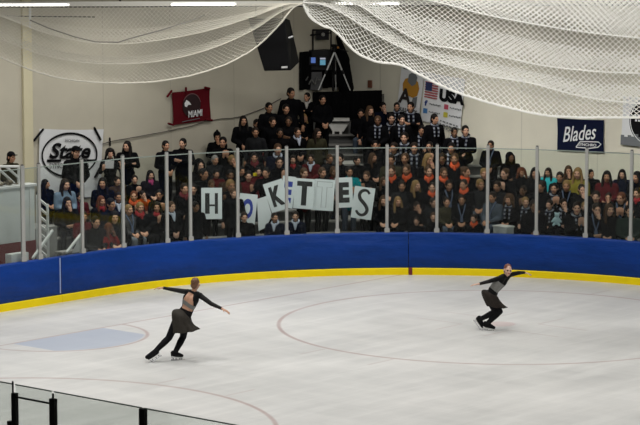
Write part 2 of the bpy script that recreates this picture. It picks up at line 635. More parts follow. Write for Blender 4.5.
def add_head(m, c, R, s=1.0, fine=False):
    q = lambda x, y, z: c + R @ (V3(x, y, z) * s)
    m.ell(q(0, .012, .022), (.074 * s, .092 * s, .098 * s), R)          # skull
    m.ell(q(0, -.018, -.035), (.060 * s, .072 * s, .082 * s), R)        # face
    m.ell(q(0, -.052, -.088), (.030 * s, .032 * s, .026 * s), R)        # chin
    m.cap(q(0, -.088, .012), q(0, -.108, -.028), .010 * s, .015 * s)     # nose
    m.cap(q(-.04, -.078, .028), q(.04, -.078, .028), .013 * s)           # brow
    m.cap(q(-.018, -.089, -.056), q(.018, -.089, -.056), .010 * s)       # mouth
    for e in (-1, 1):
        m.ell(q(e * .076, .012, -.005), (.012 * s, .022 * s, .034 * s), R)
        m.ell(q(e * .040, -.068, -.025), (.024 * s, .02 * s, .022 * s), R)


def add_hand(m, w, d, nrm, L=.18, r=.009, curl=.5, side=1):
    """palm and five bent fingers; w wrist, d pointing direction, nrm palm normal, side picks the thumb side"""
    d = np.array(d, float); d /= np.linalg.norm(d)
    nrm = np.array(nrm, float); nrm -= d * nrm.dot(d); nrm /= np.linalg.norm(nrm)
    x = np.cross(d, nrm) * side
    pl = L * .52
    for k in (-1, -.33, .33, 1):
        m.cap(w, w + d * pl + x * k * .030, .017, .013)
    for k, ln in ((-1, .74), (-.36, .92), (.3, 1.0), (.95, .9)):
        a = w + d * pl + x * k * .032
        ca = curl * (1 + .15 * k)
        b1 = a + (d * math.cos(ca * .5) + nrm * math.sin(ca * .5) + x * k * .12) * L * .27 * ln
        b2 = b1 + (d * math.cos(ca * 1.3) + nrm * math.sin(ca * 1.3) + x * k * .08) * L * .25 * ln
        m.cap(a, b1, r, r * .92, 8, 2)
        m.cap(b1, b2, r * .92, r * .75, 8, 2)
    t0 = w + d * pl * .25 + x * .022
    t1 = t0 + (d * .55 + x * .75 + nrm * .25) * L * .24
    t2 = t1 + (d * .85 + x * .35 + nrm * .3) * L * .2
    m.cap(t0, t1, r * 1.3, r * 1.1, 8, 2)
    m.cap(t1, t2, r * 1.05, r * .8, 8, 2)


FACEPTS = [('e', (-.032, -.083, .004), .013), ('e', (.032, -.083, .004), .013), ('l', (0, -.098, -.056), .019)]


def paint_face(me, c, R, s, eye_i, lip_i, big=1.0):
    """eyes and lips are their own material on the one body surface"""
    n = len(me.polygons)
    ce = np.empty(n * 3)
    me.polygons.foreach_get('center', ce)
    loc = ((ce.reshape(-1, 3) - c) @ R) / s
    mi = np.empty(n, int)
    me.polygons.foreach_get('material_index', mi)
    for kind, p, r in FACEPTS:
        dd = (loc - np.array(p)) / (V3(1.25, 1.2, .75) if kind == 'l' else V3(1.25, 1.6, .8))
        mi[(np.linalg.norm(dd, axis=1) < r * (big if kind == 'e' else 1))] = eye_i if kind == 'e' else lip_i
    me.polygons.foreach_set('material_index', mi)


# poses in a frame that faces -Y; origin on the tread under the hips
def pose_joints(name):
    J = {}
    sit = name[0] == 's'
    hz = .52 if sit else .90
    lean = -.05 if name in ('s2', 's1') else (.0 if sit else -.01)
    J['hip'] = V3(0, 0, hz)
    J['waist'] = V3(0, lean * .3, hz + .16)
    J['chest'] = V3(0, lean * .8, hz + .36)
    J['neck'] = V3(0, lean, hz + .50)
    J['head'] = V3(0, lean - .035, hz + .655)
    J['yaw'] = {'s0': 0, 's1': -.4, 's2': .35, 's3': .6, 'S0': 0, 'S1': -.45, 'S2': .4, 'S3': 0}[name]
    J['pitch'] = {'s0': .05, 's1': .0, 's2': .12, 's3': .0, 'S0': 0, 'S1': 0, 'S2': .1, 'S3': .1}[name]
    for e in (-1, 1):
        J['sh', e] = V3(e * .18, lean * .9, hz + .44)
        J['hp', e] = V3(e * .09, 0, hz - .01)
        if sit:
            J['kn', e] = V3(e * .12, -.41, hz + .01); J['an', e] = V3(e * .12, -.36 + .02 * e, .09); J['to', e] = V3(e * .14, -.50, .04)
        else:
            J['kn', e] = V3(e * .10, -.03, .49); J['an', e] = V3(e * .10, .02, .09); J['to', e] = V3(e * .13, -.13, .04)
        z = hz
        if name in ('s0', 's3'):
            J['el', e] = V3(e * .215, -.03, z + .20); J['wr', e] = V3(e * .07, -.25, z + .135); J['hd', e] = V3(-e * .6, -.6, -.25)
        elif name == 's1':
            J['el', e] = V3(e * .215, -.10, z + .22); J['wr', e] = V3(e * .05, -.30, z + .34); J['hd', e] = V3(-e * .15, -.3, 1)
        elif name == 's2':
            if e == 1:
                J['el', e] = V3(.20, -.22, z + .20); J['wr', e] = V3(.075, -.20, z + .47); J['hd', e] = V3(-.35, .15, 1)
            else:
                J['el', e] = V3(-.24, -.08, z + .19); J['wr', e] = V3(-.03, -.26, z + .15); J['hd', e] = V3(1, -.4, 0)
        elif name == 'S0':
            J['el', e] = V3(e * .25, -.02, z + .18); J['wr', e] = V3(e * .07, -.22, z + .07); J['hd', e] = V3(-e * .6, -.3, -.6)
        elif name == 'S1':
            J['el', e] = V3(e * .25, -.10, z + .20); J['wr', e] = V3(-e * .06, -.235 - .03 * e, z + .25 + .02 * e); J['hd', e] = V3(-e, .1, .1)
        elif name == 'S2':
            J['el', e] = V3(e * .25, .02, z + .17); J['wr', e] = V3(e * .26, -.06, z - .06); J['hd', e] = V3(0, -.2, -1)
        else:
            J['el', e] = V3(e * .27, -.14, z + .20); J['wr', e] = V3(e * .25, -.36, z + .27); J['hd', e] = V3(-e * .15, -.4, .7)
    return J


BODY = {}
for nm in ('s0', 's1', 's2', 's3', 'S0', 'S1', 'S2', 'S3'):
    J = pose_joints(nm)
    hc, HR = headframe(J['head'], J['yaw'], J['pitch'])
    b = MB()
    add_head(b, hc, HR)
    b.cap(J['neck'] - V3(0, -.01, .05), hc - V3(0, -.02, .05), .052, .046)
    b.ell(J['hip'], (.15, .105, .11))
    b.cap(J['hip'], J['waist'], .11, .10)
    b.cap(J['waist'] - V3(.04, 0, 0), J['chest'] - V3(.07, 0, 0), .09, .10)
    b.cap(J['waist'] + V3(.04, 0, 0), J['chest'] + V3(.07, 0, 0), .09, .10)
    b.cap(J['sh', -1], J['sh', 1], .05)
    coat, pant = MB(), MB()
    coat.ell(J['hip'] + V3(0, 0, .02), (.185, .145, .13))
    coat.cap(J['hip'] + V3(0, 0, .05), J['waist'], .145, .138)
    coat.cap(J['waist'] - V3(.05, 0, 0), J['chest'] - V3(.07, 0, 0), .118, .125)
    coat.cap(J['waist'] + V3(.05, 0, 0), J['chest'] + V3(.07, 0, 0), .118, .125)
    coat.cap(J['sh', -1] * .9 + J['neck'] * .1, J['sh', 1] * .9 + J['neck'] * .1, .07)
    coat.cap(J['neck'] - V3(0, -.02, .07), J['neck'] - V3(0, -.02, .0), .095, .082)
    pant.ell(J['hip'] - V3(0, 0, .02), (.172, .13, .11))
    if nm[0] == 'S': coat.cap(J['hip'] - V3(0, 0, .10), J['hip'], .165, .16)
    for e in (-1, 1):
        b.cap(J['sh', e], J['el', e], .048, .038); b.cap(J['el', e], J['wr', e], .038, .026)
        add_hand(b, J['wr', e], J['hd', e], V3(0, 1, .2) if nm not in ('s0', 's3') else V3(0, .2, -1), L=.17, r=.010, side=e)
        b.cap(J['hp', e], J['kn', e], .075, .052); b.cap(J['kn', e], J['an', e], .052, .036); b.cap(J['an', e], J['to', e], .042, .036)
        coat.cap(J['sh', e], J['el', e], .075, .064); coat.cap(J['el', e], J['el', e] * .12 + J['wr', e] * .88, .062, .048)
        pant.cap(J['hp', e], J['kn', e], .098, .075); pant.cap(J['kn', e], J['an', e] + V3(0, 0, .03), .074, .058)
    me = unify(b, .0125, 1, 'person_' + nm)
    zs = np.empty(len(me.polygons) * 3)
    me.polygons.foreach_get('center', zs)
    mi = np.zeros(len(me.polygons), int)
    mi[zs.reshape(-1, 3)[:, 2] < .10] = 3
    me.polygons.foreach_set('material_index', mi)
    for mm in (SK[0], m_eye, m_lip, m_shoe): me.materials.append(mm)
    paint_face(me, hc, HR, 1, 1, 2)
    cm = unify(coat, .02, 3, 'coat_' + nm); cm.materials.append(m_coat['bk'])
    pm = unify(pant, .02, 2, 'trousers_' + nm); pm.materials.append(PANTS['bk'])
    BODY[nm] = dict(J=J, me=me, coat=cm, pant=pm, hc=hc, HR=HR, eul=Matrix(HR.tolist()).to_euler())


# hair and headwear in the head's own frame (faces -Y, centre at the origin)
def cap_of(mb, r=1.0):
    mb.ell((0, .022, .034), (.088 * r, .098 * r, .098 * r))
    mb.ell((0, .05, -.015), (.084 * r, .075 * r, .085 * r))


HAIR = {}
h = MB(); cap_of(h); HAIR['s'] = unify(h, .012, 1, 'short_hair')
h = MB(); cap_of(h, 1.02)
for e in (-1, 1):
    h.cap((e * .075, .0, .03), (e * .088, -.005, -.10), .026, .036); h.cap((e * .088, -.005, -.10), (e * .10, -.055, -.25), .038, .026)
    h.cap((e * .04, .07, -.02), (e * .06, .085, -.22), .05, .04)
HAIR['l'] = unify(h, .013, 2, 'long_hair')
h = MB(); cap_of(h, .98); h.ell((0, .10, .075), (.045, .045, .042)); HAIR['b'] = unify(h, .012, 1, 'hair_in_bun')
h = MB()
for i in range(60):
    a, t = rng.uniform(0, 2 * math.pi), math.acos(rng.uniform(-.5, 1))
    p = V3(.095 * math.sin(t) * math.cos(a), .03 + .10 * math.sin(t) * math.sin(a), .02 + .10 * math.cos(t))
    if p[1] < -.04 and p[2] < .07: continue
    h.ell(p, (.036, .036, .036), n=8, k=5)
cap_of(h, 1.0)
for e in (-1, 1):
    for k in range(6): h.ell((e * (.095 + .006 * k), .0 + rng.uniform(-.03, .02), .03 - .035 * k), (.035, .035, .035), n=8, k=5)
HAIR['c'] = unify(h, .013, 0, 'curly_hair')
h = MB(); h.ell((0, .035, .03), (.112, .108, .125)); h.cap((0, .06, -.06), (0, .05, -.16), .10, .12)
for e in (-1, 1): h.cap((e * .085, -.03, .04), (e * .09, -.03, -.12), .03, .04)
HAIR['h'] = unify(h, .014, 2, 'hood')
h = MB(); h.ell((0, .012, .05), (.088, .102, .085)); h.ell((0, -.115, .055), (.07, .07, .010)); HAIR['p'] = unify(h, .011, 1, 'cap')
h = MB(); h.ell((0, .018, .052), (.092, .104, .095)); h.cap((-.0, .018, .035), (0, .018, .045), .1, .098); h.ell((0, .02, .155), (.03, .03, .028)); HAIR['w'] = unify(h, .012, 1, 'knit_hat')
for k, hm in HAIR.items(): hm.materials.append(m_hair['d'] if k not in 'hpw' else m_coat['bk'])
HAIRNAME = {'s': 'hair', 'l': 'long_hair', 'b': 'tied_hair', 'c': 'curly_hair', 'h': 'hood', 'p': 'cap', 'w': 'knit_hat'}

# neckwear in the chest's frame (origin at the neck joint, faces -Y)
NK = {}


def ring(mb, rx, ry, z, r, n=14, tilt=.03, dy=0):
    P = [(rx * math.cos(2 * math.pi * i / n), dy + ry * math.sin(2 * math.pi * i / n), z + tilt * math.sin(2 * math.pi * i / n)) for i in range(n)]
    for i in range(n): mb.cap(P[i], P[(i + 1) % n], r, r, 8, 2)


h = MB(); ring(h, .082, .078, .018, .031, tilt=.045); ring(h, .072, .072, .05, .028, tilt=.04); h.cap((0, -.095, -.0), (.015, -.11, -.07), .04, .028); NK['loop'] = unify(h, .013, 2, 'scarf')
h = MB(); ring(h, .082, .078, .025, .026, tilt=.045)
for e in (-1, 1):
    for q in (-.018, .018): h.cap((e * .055 + q * .5, -.10, .0), (e * .058 + q * .5, -.155, -.15), .016); h.cap((e * .058 + q * .5, -.155, -.15), (e * .05 + q * .5, -.155, -.27), .016)
NK['long'] = unify(h, .013, 1, 'scarf_long')
h = MB()
for e in (-1, 1): h.cap((e * .085, -.03, .05), (e * .05, -.135, -.10), .017, .015); h.cap((e * .05, -.135, -.10), (0, -.165, -.26), .014)
h.box((0, -.165, -.31), (.075, .018, .10)); NK['lan'] = unify(h, .011, 0, 'lanyard')
h = MB(); ring(h, .082, .078, .03, .026, tilt=.05); h.cap((-.035, -.10, .0), (0, -.15, -.16), .03, .02); h.cap((.035, -.10, .0), (0, -.15, -.16), .03, .02); NK['col'] = unify(h, .012, 1, 'collar')
NKM = {'o': 'loop', 'r': 'loop', 'm': 'loop', 's': 'long', 'w': 'col', 'l': 'lan', 'k': 'loop', 'c': 'col'}
for me in NK.values(): me.materials.append(NECK['o'][1])


def objmat(o, m, i=0):
    o.material_slots[i].link = 'OBJECT'
    o.material_slots[i].material = m


# x y pose coat hair neck : label details.  hair = colour letter + style letter
PEOPLE = '''
75 150 S0 bk dp - |person in black jacket and cap standing before the State banner
110 153.5 S3 bk dc - |person in black coat holding a white paper, standing right of the State banner
127 146 S1 bk dl - |person in long black coat with hood, standing tall right of the white paper
64.5 184.5 s0 lb kl - |person in light blue open jacket seated below the State banner
45 184 s3 bk dl -
103 183 s0 bk dl -
117 181 s0 br ks -
133.5 179.5 s1 bk kb -
150 175 s0 pk dl k |person with bright pink scarf over black vest, seated below two standing people
165 145.6 S0 bk ds - |person in black coat standing at the wall above the fifth post, left one of two
182.5 143.3 S1 bk ds - |person in dark coat standing at the wall, right one of two left of the huddle
218 136.5 s2 bk dw - |person in black coat and knit hat bending above the H card by the wall
67 202 s2 bk dl -
79.5 197 s0 mr ks -
100.6 201 s0 bk al r
110 199.5 s0 nv ds -
118.5 197 s0 nv ks c
132.6 196 s1 bk ab o
142 194.5 s2 or kb - |person in orange vest with hand to face, left side of stands
158.5 194.5 s1 bk ds -
83.5 216.5 s0 mr ks -
114 213.7 s0 bk dl -
128 209.8 s0 gy bs l |person in grey suit jacket and grey jeans seated in front row at left
139.7 207.5 s0 bk bs r
155.8 206.7 s1 bk dl r
106.5 228 s2 rd al - |person in red top crouched low at the front, left stands
95 222 s0 bk ds -
214.5 160 s0 ch gs -
231 159.7 s2 bk bs -
199 165 s2 bk dh - |person bent over in puffy black hooded coat above the H card
203 174 s3 bk ds -
216 174 s0 mr ds -
230 175 s0 br ds -
184 188.6 S0 bk ks m |person in black jacket and maroon scarf standing at the front left of the H card
170.5 206.5 S0 bk ns c
195 206.5 S2 bk ds -
193 189 s0 bk ds -
211 184.5 S3 bk ns - |person holding up the H card
230 185 s2 bk bs -
233.5 193 S2 bk ns - |person in long black coat standing right of the H card
244 217 s0 bk ks -
275 217.5 s3 nv ks c
295.5 216 s0 nv ks c
243 120.6 S0 bk dl - |person in long dark coat standing at the left wall, above the O card
268.4 107.5 S0 bk ds -
285.6 109 S0 bk ds -
290.8 93 S2 bk ds - |person in black jacket standing highest by the corner, left of the white collar
307 96.8 S1 bk ds w |person in black top with white hood collar standing before the black equipment
322 99.8 S0 bk ds - |person in plain black clothes standing left in front of the black draped platform
256.5 124 a bk ds -
272.5 121.8 a bk ks -
288 121.4 a bk ks -
304 118 a bk bl - |person in black coat with a light strap, standing below the white hood collar
256 132 a ch ks -
279.5 133 a bk ds -
297 132.3 a bk ks c
317 133 a ol kl -
222 142 s1 bk ds -
297 143.5 s0 bk kl w
317 144 s0 bk kl -
258 147.5 s0 mr ks -
277.6 146 s0 nv ns c
254.5 157.5 s0 bk ds m
293 159.5 s0 ch kl r
311 158.7 s0 mr ks c
277.6 162 s1 bk ks -
329.5 158.8 s0 ch ns -
248.5 176 s0 mr ds -
256.5 171.5 s1 mr ds - |person in maroon coat holding a small yellow object above the O card
266.5 172.5 S3 bk ds - |person in black holding up the K card
241 171 s0 bk ds -
303.4 173 S3 mr ns - |person holding up the solid black T card
321.5 172.5 S3 bk ns - |person holding up the outlined T card
340 158 s0 bk ds -
333.5 172 s0 mr ns -
357 160.5 s3 bk ds -
372.5 157.5 s3 bk nl -
374.8 145 s0 bk ds -
367 176 S3 b2 ns - |person holding up the S card
349 171.5 S3 tl ds - |person in teal top holding up the solid black E card
383.5 181.5 s0 bk nl -
383.5 200.5 s0 bk nl -
361 113.6 a bk ds -
369.7 110.5 a bk nl -
383 106.6 a nv ds -
396.6 106.6 a bk ds s
410.3 106.8 a bk ds s
378 120.5 a bk ns s
391 118.3 a bk ds s
401.5 119.3 a bk ds s
415.6 118.2 a bk kb s
434 118.7 a bk ds s |person in black coat and striped scarf below the USA banner's right half
374 132 s1 bk ds -
392.6 132 s0 bk ds s
404.6 132.8 s0 bk ds s
422 130.7 s0 bk ds s
436.7 131.2 s0 bk ds s
454 132 a bk ds s
466 130.5 a bk ds s
394.3 143 s0 bk ks s
414.3 144.6 s0 bk ks s
429 146 s1 bk ds -
451.5 144.6 s0 bk ds s
491 145 S0 bk ks l |person in black jacket with lanyard standing alone by the side wall behind the twelfth post
510.5 157.5 a bk dh - |person in black hood leaning at the side wall, right of the lone standing person
391.5 159.8 s0 ol ks -
405.3 157.3 s0 bk nb -
427 159 s2 bk bl -
442.3 158 s0 bk ks -
454.7 158.3 s0 bk nb o
407 170 s0 bk nb o
391.5 171.3 s0 bk nb o
429 171.3 s3 bk nb o
443.5 173 s0 bk nb o
465 172 s3 bk nb o
484 173.5 s0 bk bs -
505.8 173.6 s1 bk nb -
521.6 172.4 s0 bk ac -
534.8 173 s0 bk dl -
548.5 172.3 s0 tq kl - |person in bright turquoise shirt seated high by the side wall
560 177 s0 bk ks -
569.3 170.2 s2 br nl -
578 173.3 s0 yo bl - |person in yellow olive jacket seated below the navy banner
591 173.8 s3 bk ds -
607 176.3 s0 mr dl - |person in maroon coat seated by the wall at right
622.3 174 s0 nv dl - |person in navy coat seated by the wall, right of the maroon coat
637.5 177 s0 bk dl -
402 186 s0 ch ks -
416 185.5 s3 bk bl -
432.3 187.3 s0 bk kb o
448.4 185.3 s0 bk ks l
464 184.5 s0 bk kb o
480.6 184.4 s3 ch bs -
497.7 186.2 s0 ch ks -
523.3 190.2 s1 bk ks -
541.6 186.6 s0 bk ks -
553.7 188 s1 bk ds s
566.6 185.8 s0 bk bs l
582 189.2 s2 bk kb -
610 197 s2 bk kb -
596.3 196.4 s0 bk ks -
621.2 196.6 s1 bk as l
638.2 193 s0 bk ks r
398.5 201.5 s3 bk bl -
416.5 206 s2 bk ks -
433.3 202.5 s3 ch ks -
446.5 202 s0 ol kb -
461.8 199.6 s0 bk ks l
493.2 197 s0 bg ks l |person in blue grey jacket with lanyard, seated above the small white box
509.3 199.6 s0 bk nc s
526 202 s3 bk bs s
533.8 203 s0 bk ks -
550 204.6 s0 bk ks s
564 203.2 s2 bk ks s |person holding a pale blue plush toy in the front row
575.2 203.4 s1 bk ks s
584.8 206.6 s0 bk bs -
597 207.6 s2 bk ks l
609.6 209 s3 b2 nl -
629.6 208.4 s0 gn ks - |person in dark green jacket in the front row at right
416.6 221 s0 bk ks -
434.2 217 s3 bk ns -
474 218.5 s0 bk ks o
'''
MANUAL = []
for ln in PEOPLE.strip().splitlines():
    a, _, lab = ln.partition('|')
    t = a.split()
    MANUAL.append((float(t[0]), float(t[1]), t[2], t[3], t[4], t[5], lab.strip()))

H_SIT, H_STAND = .52 + .655, .90 + .655
placed = []
PXS = [p[0] for p in POSTS]


def fit_rows(x, y, stand, strict=True):
    out = []
    for k in range(NROW):
        d = row_d(k) - (.27 if stand else 0)
        p = ray_out(x, y, d + .04)
        if not (p[0] < WALL_U - .3 and p[1] < WALL_W - .3 and p[0] > END_U[k] + .05): continue
        hz = p[2] - row_z(k)
        s = hz / (H_STAND if stand else H_SIT)
        out.append((abs(math.log(max(s, .05))), k, s, p, stand))
    return out


def crowd(x, y, pose, rowwant=None):
    c = []
    if pose in 'a' or pose[0] == 's': c += fit_rows(x, y, False)
    if pose in 'a' or pose[0] == 'S': c += fit_rows(x, y, True)
    best = None
    for e, k, s, p, st in c:
        if e > .30: continue
        cost = e + (.05 if (pose == 'a' and st) else 0)
        for (q, kk, st2) in placed:
            dd = math.hypot(p[0] - q[0], p[1] - q[1])
            if kk == k and dd < .42: cost += (.42 - dd) * 1.5
            elif dd < .34: cost += (.34 - dd) * 1.0
        if best is None or cost < best[0]: best = (cost, k, s, p, st)
    if best is None:
        e, k, s, p, st = min(c)
        best = (9, k, s, p, st)
        print('poor fit', x, y, pose, k, round(s, 2))
    return best


def pane_of(x):
    i = sum(1 for q in PXS if q < x)
    return i          # 0: left of the first post, i: pane between post i and i+1


RECORDS = []
for (x, y, pose, coat, hair, neck, lab) in MANUAL:
    cost, k, s, p, st = crowd(x, y, pose)
    s = min(max(s, .70), 1.18)
    if pose == 'a': pose = ('S' if st else 's') + str(random.choice((0, 1, 2) if st else (0, 0, 1, 2, 3)))
    B = BODY[pose]
    placed.append((p, k, st))
    base_p = V3(p[0], p[1], row_z(k))
    tgt = V3(1 + random.uniform(-6, 6), -8 + random.uniform(-6, 6), 0)
    dv = tgt - base_p
    face = math.atan2(dv[1], dv[0]) + random.uniform(-.12, .12)
    rz = face + math.pi / 2
    o = link('person', B['me'], None)
    o.location = base_p
    o.rotation_euler = (0, 0, rz)
    o.scale = (s, s, s)
    objmat(o, random.choice(SK[:2] * 3 + SK[2:3] * 2 + SK[3:]))
    c = link('coat' if coat not in ('tq', 'rd', 'pk', 'or') else 'top', B['coat'], None, o); objmat(c, m_coat[coat])
    pc = 'bk'
    if coat == 'gy': pc = 'gj'
    elif 'white paper' in lab: pc = 'kh'
    elif random.random() < .12: pc = 'jn'
    t = link('trousers', B['pant'], None, o); objmat(t, PANTS[pc])
    hm = HAIR[hair[1]]
    hh = link(HAIRNAME[hair[1]], hm, None, o)
    hh.location = B['hc']; hh.rotation_euler = B['eul']
    objmat(hh, m_hair[hair[0]] if hair[1] not in 'hpw' else m_coat[coat])
    if hair[1] == 'p' or hair[1] == 'w':
        h2 = link('hair', HAIR['s'], None, o); h2.location = B['hc'] - V3(0, -.008, .03); h2.rotation_euler = B['eul']; objmat(h2, m_hair[hair[0]]); h2.scale = (.95, .95, .95)
    if neck != '-':
        n = link({'s': 'scarf', 'l': 'lanyard', 'w': 'collar', 'c': 'collar'}.get(neck, 'scarf'), NK[NKM[neck]], None, o)
        n.location = B['J']['neck']
        objmat(n, NECK[neck][1])
    RECORDS.append([o, x, y, k, st, coat, neck, lab, pose])

# labels: clothing, pose and the place that singles each one out
ROWN = ['front row'] + [w + ' row' for w in ORD[1:]]
byspot = {}
for r in RECORDS:
    byspot.setdefault((pane_of(r[1]), r[3]), []).append(r)
for (pn, k), L in byspot.items():
    L.sort(key=lambda r: r[1])
used_labels = set()
for r in RECORDS:
    o, x, y, k, st, coat, neck, lab, pose = r
    pn = pane_of(x)
    place = f'{ORD[pn - 1]} pane' if pn else 'leftmost pane'
    if not lab:
        L = byspot[(pn, k)]
        i = L.index(r)
        pos = '' if len(L) == 1 else (f', {ORD[i]} from left,')
        what = ('standing ' if st else 'seated ') + 'person in ' + COATN[coat] + (f' with {NECK[neck][0]}' if neck != '-' else '')
        over = 'above' if y < 146 else 'behind'
        lab = f'{what}, {ROWN[k]}{pos} {over} {place}'
    if lab in used_labels: print('DUP', lab)
    used_labels.add(lab)
    if len(lab.split()) > 16: print('LONG', len(lab.split()), lab)
    tag(o, lab, 'person', 'spectators in the corner stands')
print('people', len(RECORDS), 'poor', sum(1 for _ in []))
# ------------------------------------------------------------------ flat signs: frames, lettering
def quad_frame(P, nhint=None):
    """P: four corners tl, tr, br, bl -> matrix at the centre, width, height"""
    P = [np.array(p, float) for p in P]
    c = sum(P) / 4
    x = (P[1] - P[0] + P[2] - P[3]) / 2
    y = (P[0] - P[3] + P[1] - P[2]) / 2
    w, h = np.linalg.norm(x), np.linalg.norm(y)
    x /= w
    y = y - x * x.dot(y)
    y /= np.linalg.norm(y)
    n = np.cross(x, y)
    return Matrix(((x[0], y[0], n[0], c[0]), (x[1], y[1], n[1], c[1]), (x[2], y[2], n[2], c[2]), (0, 0, 0, 1))), w, h


def text_mesh(s, w, h, cx=0, cy=0, z=.004, thick=.002, bold=0.0, shear=0.0, name='lettering', turn=0.0):
    cu = D.curves.new('t', 'FONT')
    cu.body = s
    cu.size = 1
    cu.offset = bold
    cu.shear = shear
    cu.extrude = .01
    cu.resolution_u = 4
    o = D.objects.new('t', cu)
    COL.objects.link(o)
    dg = bpy.context.evaluated_depsgraph_get()
    me = D.meshes.new_from_object(o.evaluated_get(dg))
    D.objects.remove(o)
    D.curves.remove(cu)
    n = len(me.vertices)
    co = np.empty(n * 3)
    me.vertices.foreach_get('co', co)
    co = co.reshape(-1, 3)
    lo, hi = co.min(0), co.max(0)
    px_ = (co[:, 0] - (lo[0] + hi[0]) / 2) * w / (hi[0] - lo[0])
    py_ = (co[:, 1] - (lo[1] + hi[1]) / 2) * h / (hi[1] - lo[1])
    co[:, 0] = px_ * math.cos(turn) - py_ * math.sin(turn) + cx
    co[:, 1] = px_ * math.sin(turn) + py_ * math.cos(turn) + cy
    co[:, 2] = z + (co[:, 2] - lo[2]) / (hi[2] - lo[2]) * thick
    me.vertices.foreach_set('co', co.ravel())
    me.name = name
    me.update()
    return me


def strip(mb, pts, wid, z, thick=.002, m=0):
    """flat ribbon along 2D points"""
    pts = [np.array(p, float) for p in pts]
    V, F = [], []
    for i, p in enumerate(pts):
        d = pts[min(i + 1, len(pts) - 1)] - pts[max(i - 1, 0)]
        d /= np.linalg.norm(d) + 1e-9
        nn = np.array((-d[1], d[0]))
        w = wid[i] if isinstance(wid, (list, tuple)) else wid
        for q in (nn * w / 2, -nn * w / 2):
            V.append((p[0] + q[0], p[1] + q[1], z + thick))
    for i in range(len(pts) - 1): F.append((2 * i, 2 * i + 1, 2 * i + 3, 2 * i + 2))
    mb.add(V, F, m)


def poly(mb, pts, z, m=0):
    mb.add([(p[0], p[1], z) for p in pts], [tuple(range(len(pts)))], m)


def ellipse(cx, cy, a, b, n=48, t0=0, t1=2 * math.pi):
    return [(cx + a * math.cos(t0 + (t1 - t0) * i / n), cy + b * math.sin(t0 + (t1 - t0) * i / n)) for i in range(n + 1)]


def cloth(name, quad, m, label, cat, group=None, sag=.02, wav=.012, nx=24, ny=16, zoff=.05):
    Mx, w, h = quad_frame(quad)
    mb = MB()
    V, F = [], []
    for side in (0, 1):
        for j in range(ny + 1):
            for i in range(nx + 1):
                a, b = i / nx, j / ny
                x, y = (a - .5) * w, (b - .5) * h
                yy = y - sag * math.sin(math.pi * a) * (.4 + .6 * b)
                xx = x * (1 - .02 * math.sin(math.pi * b))
                z = wav * math.sin(a * 9 + b * 3) * .5 + wav * .4 * math.sin(b * 7) - (.004 if side else 0)
                V.append((xx, yy, z))
    N = (nx + 1) * (ny + 1)
    for j in range(ny):
        for i in range(nx):
            q = (j * (nx + 1) + i, j * (nx + 1) + i + 1, (j + 1) * (nx + 1) + i + 1, (j + 1) * (nx + 1) + i)
            F.append(q)
            F.append(tuple(N + t for t in q[::-1]))
    mb.add(V, F)
    o = mb.build(name, m, smooth=True)
    o.matrix_world = Mx @ Matrix.Translation((0, 0, zoff))
    tag(o, label, cat, group)
    return o, w, h


m_wcloth = mat('white_banner_cloth', (.66, .67, .68), .75, noise=.05, scale=6)
m_blk = mat('black_print', (.005, .005, .006), .7, spec=.1)
m_wht = mat('white_print', (.75, .76, .77), .6)
m_redcl = mat('dark_red_banner_cloth', (.10, .005, .010), .85, spec=.1, noise=.12, scale=7)
m_navcl = mat('navy_banner_cloth', (.005, .008, .028), .8, spec=.1, noise=.1, scale=7)
m_greyp = mat('grey_print', (.14, .15, .16), .7)

# white banner with an oval team mark
Q = [on_plane(37.5, 129.5, 1, WALL_W), on_plane(98, 128.5, 1, WALL_W), on_plane(104, 197, 1, WALL_W), on_plane(36, 197, 1, WALL_W)]
o, w, h = cloth('banner', Q, m_wcloth, 'big white banner with black oval and State lettering on left wall', 'banner', 'team banners on the walls')
mb = MB()
cy0 = .20
strip(mb, ellipse(-.06, cy0, .90, .52), .048, .020)
mb.build('oval_ring', m_blk, o)
link('state_lettering', text_mesh('State', 1.36, .38, -.05, cy0 + .10, .02, bold=.028, shear=.28), m_blk, o)
mb = MB()
strip(mb, [(-.80, -.135 + cy0), (-.34, -.135 + cy0)], .06, .02)
strip(mb, [(.18, -.135 + cy0), (.80, -.135 + cy0)], .055, .02)
mb.build('underline', m_blk, o)
link('small_lettering', text_mesh('MICHIGAN', .46, .06, .0, cy0 + .345, .02), m_blk, o)
link('arched_lettering', text_mesh('SYNCHRONIZED', 1.30, .12, -.06, cy0 - .26, .02), m_blk, o)
for a, b in (((34, 140.5), (43, 129.5)), ((94.5, 128), (100.5, 139.5)), ((95, 177), (101, 166))):
    mb = MB()
    pa, pb = on_plane(*a, 1, WALL_W - .07), on_plane(*b, 1, WALL_W - .07)
    mb.cap(pa, pb, .028, n=8)
    t = mb.build('tape_strip', m_blk)
    t.parent = o
    t.matrix_parent_inverse = o.matrix_basis.inverted()

mb = MB()
mb.cap(on_plane(109.8, 138.2, 1, WALL_W - .03), on_plane(110.2, 145.3, 1, WALL_W - .03), .022, n=8)
tag(mb.build('wall_hook', m_blk), 'short black strip on the left wall above the white paper', 'hook')

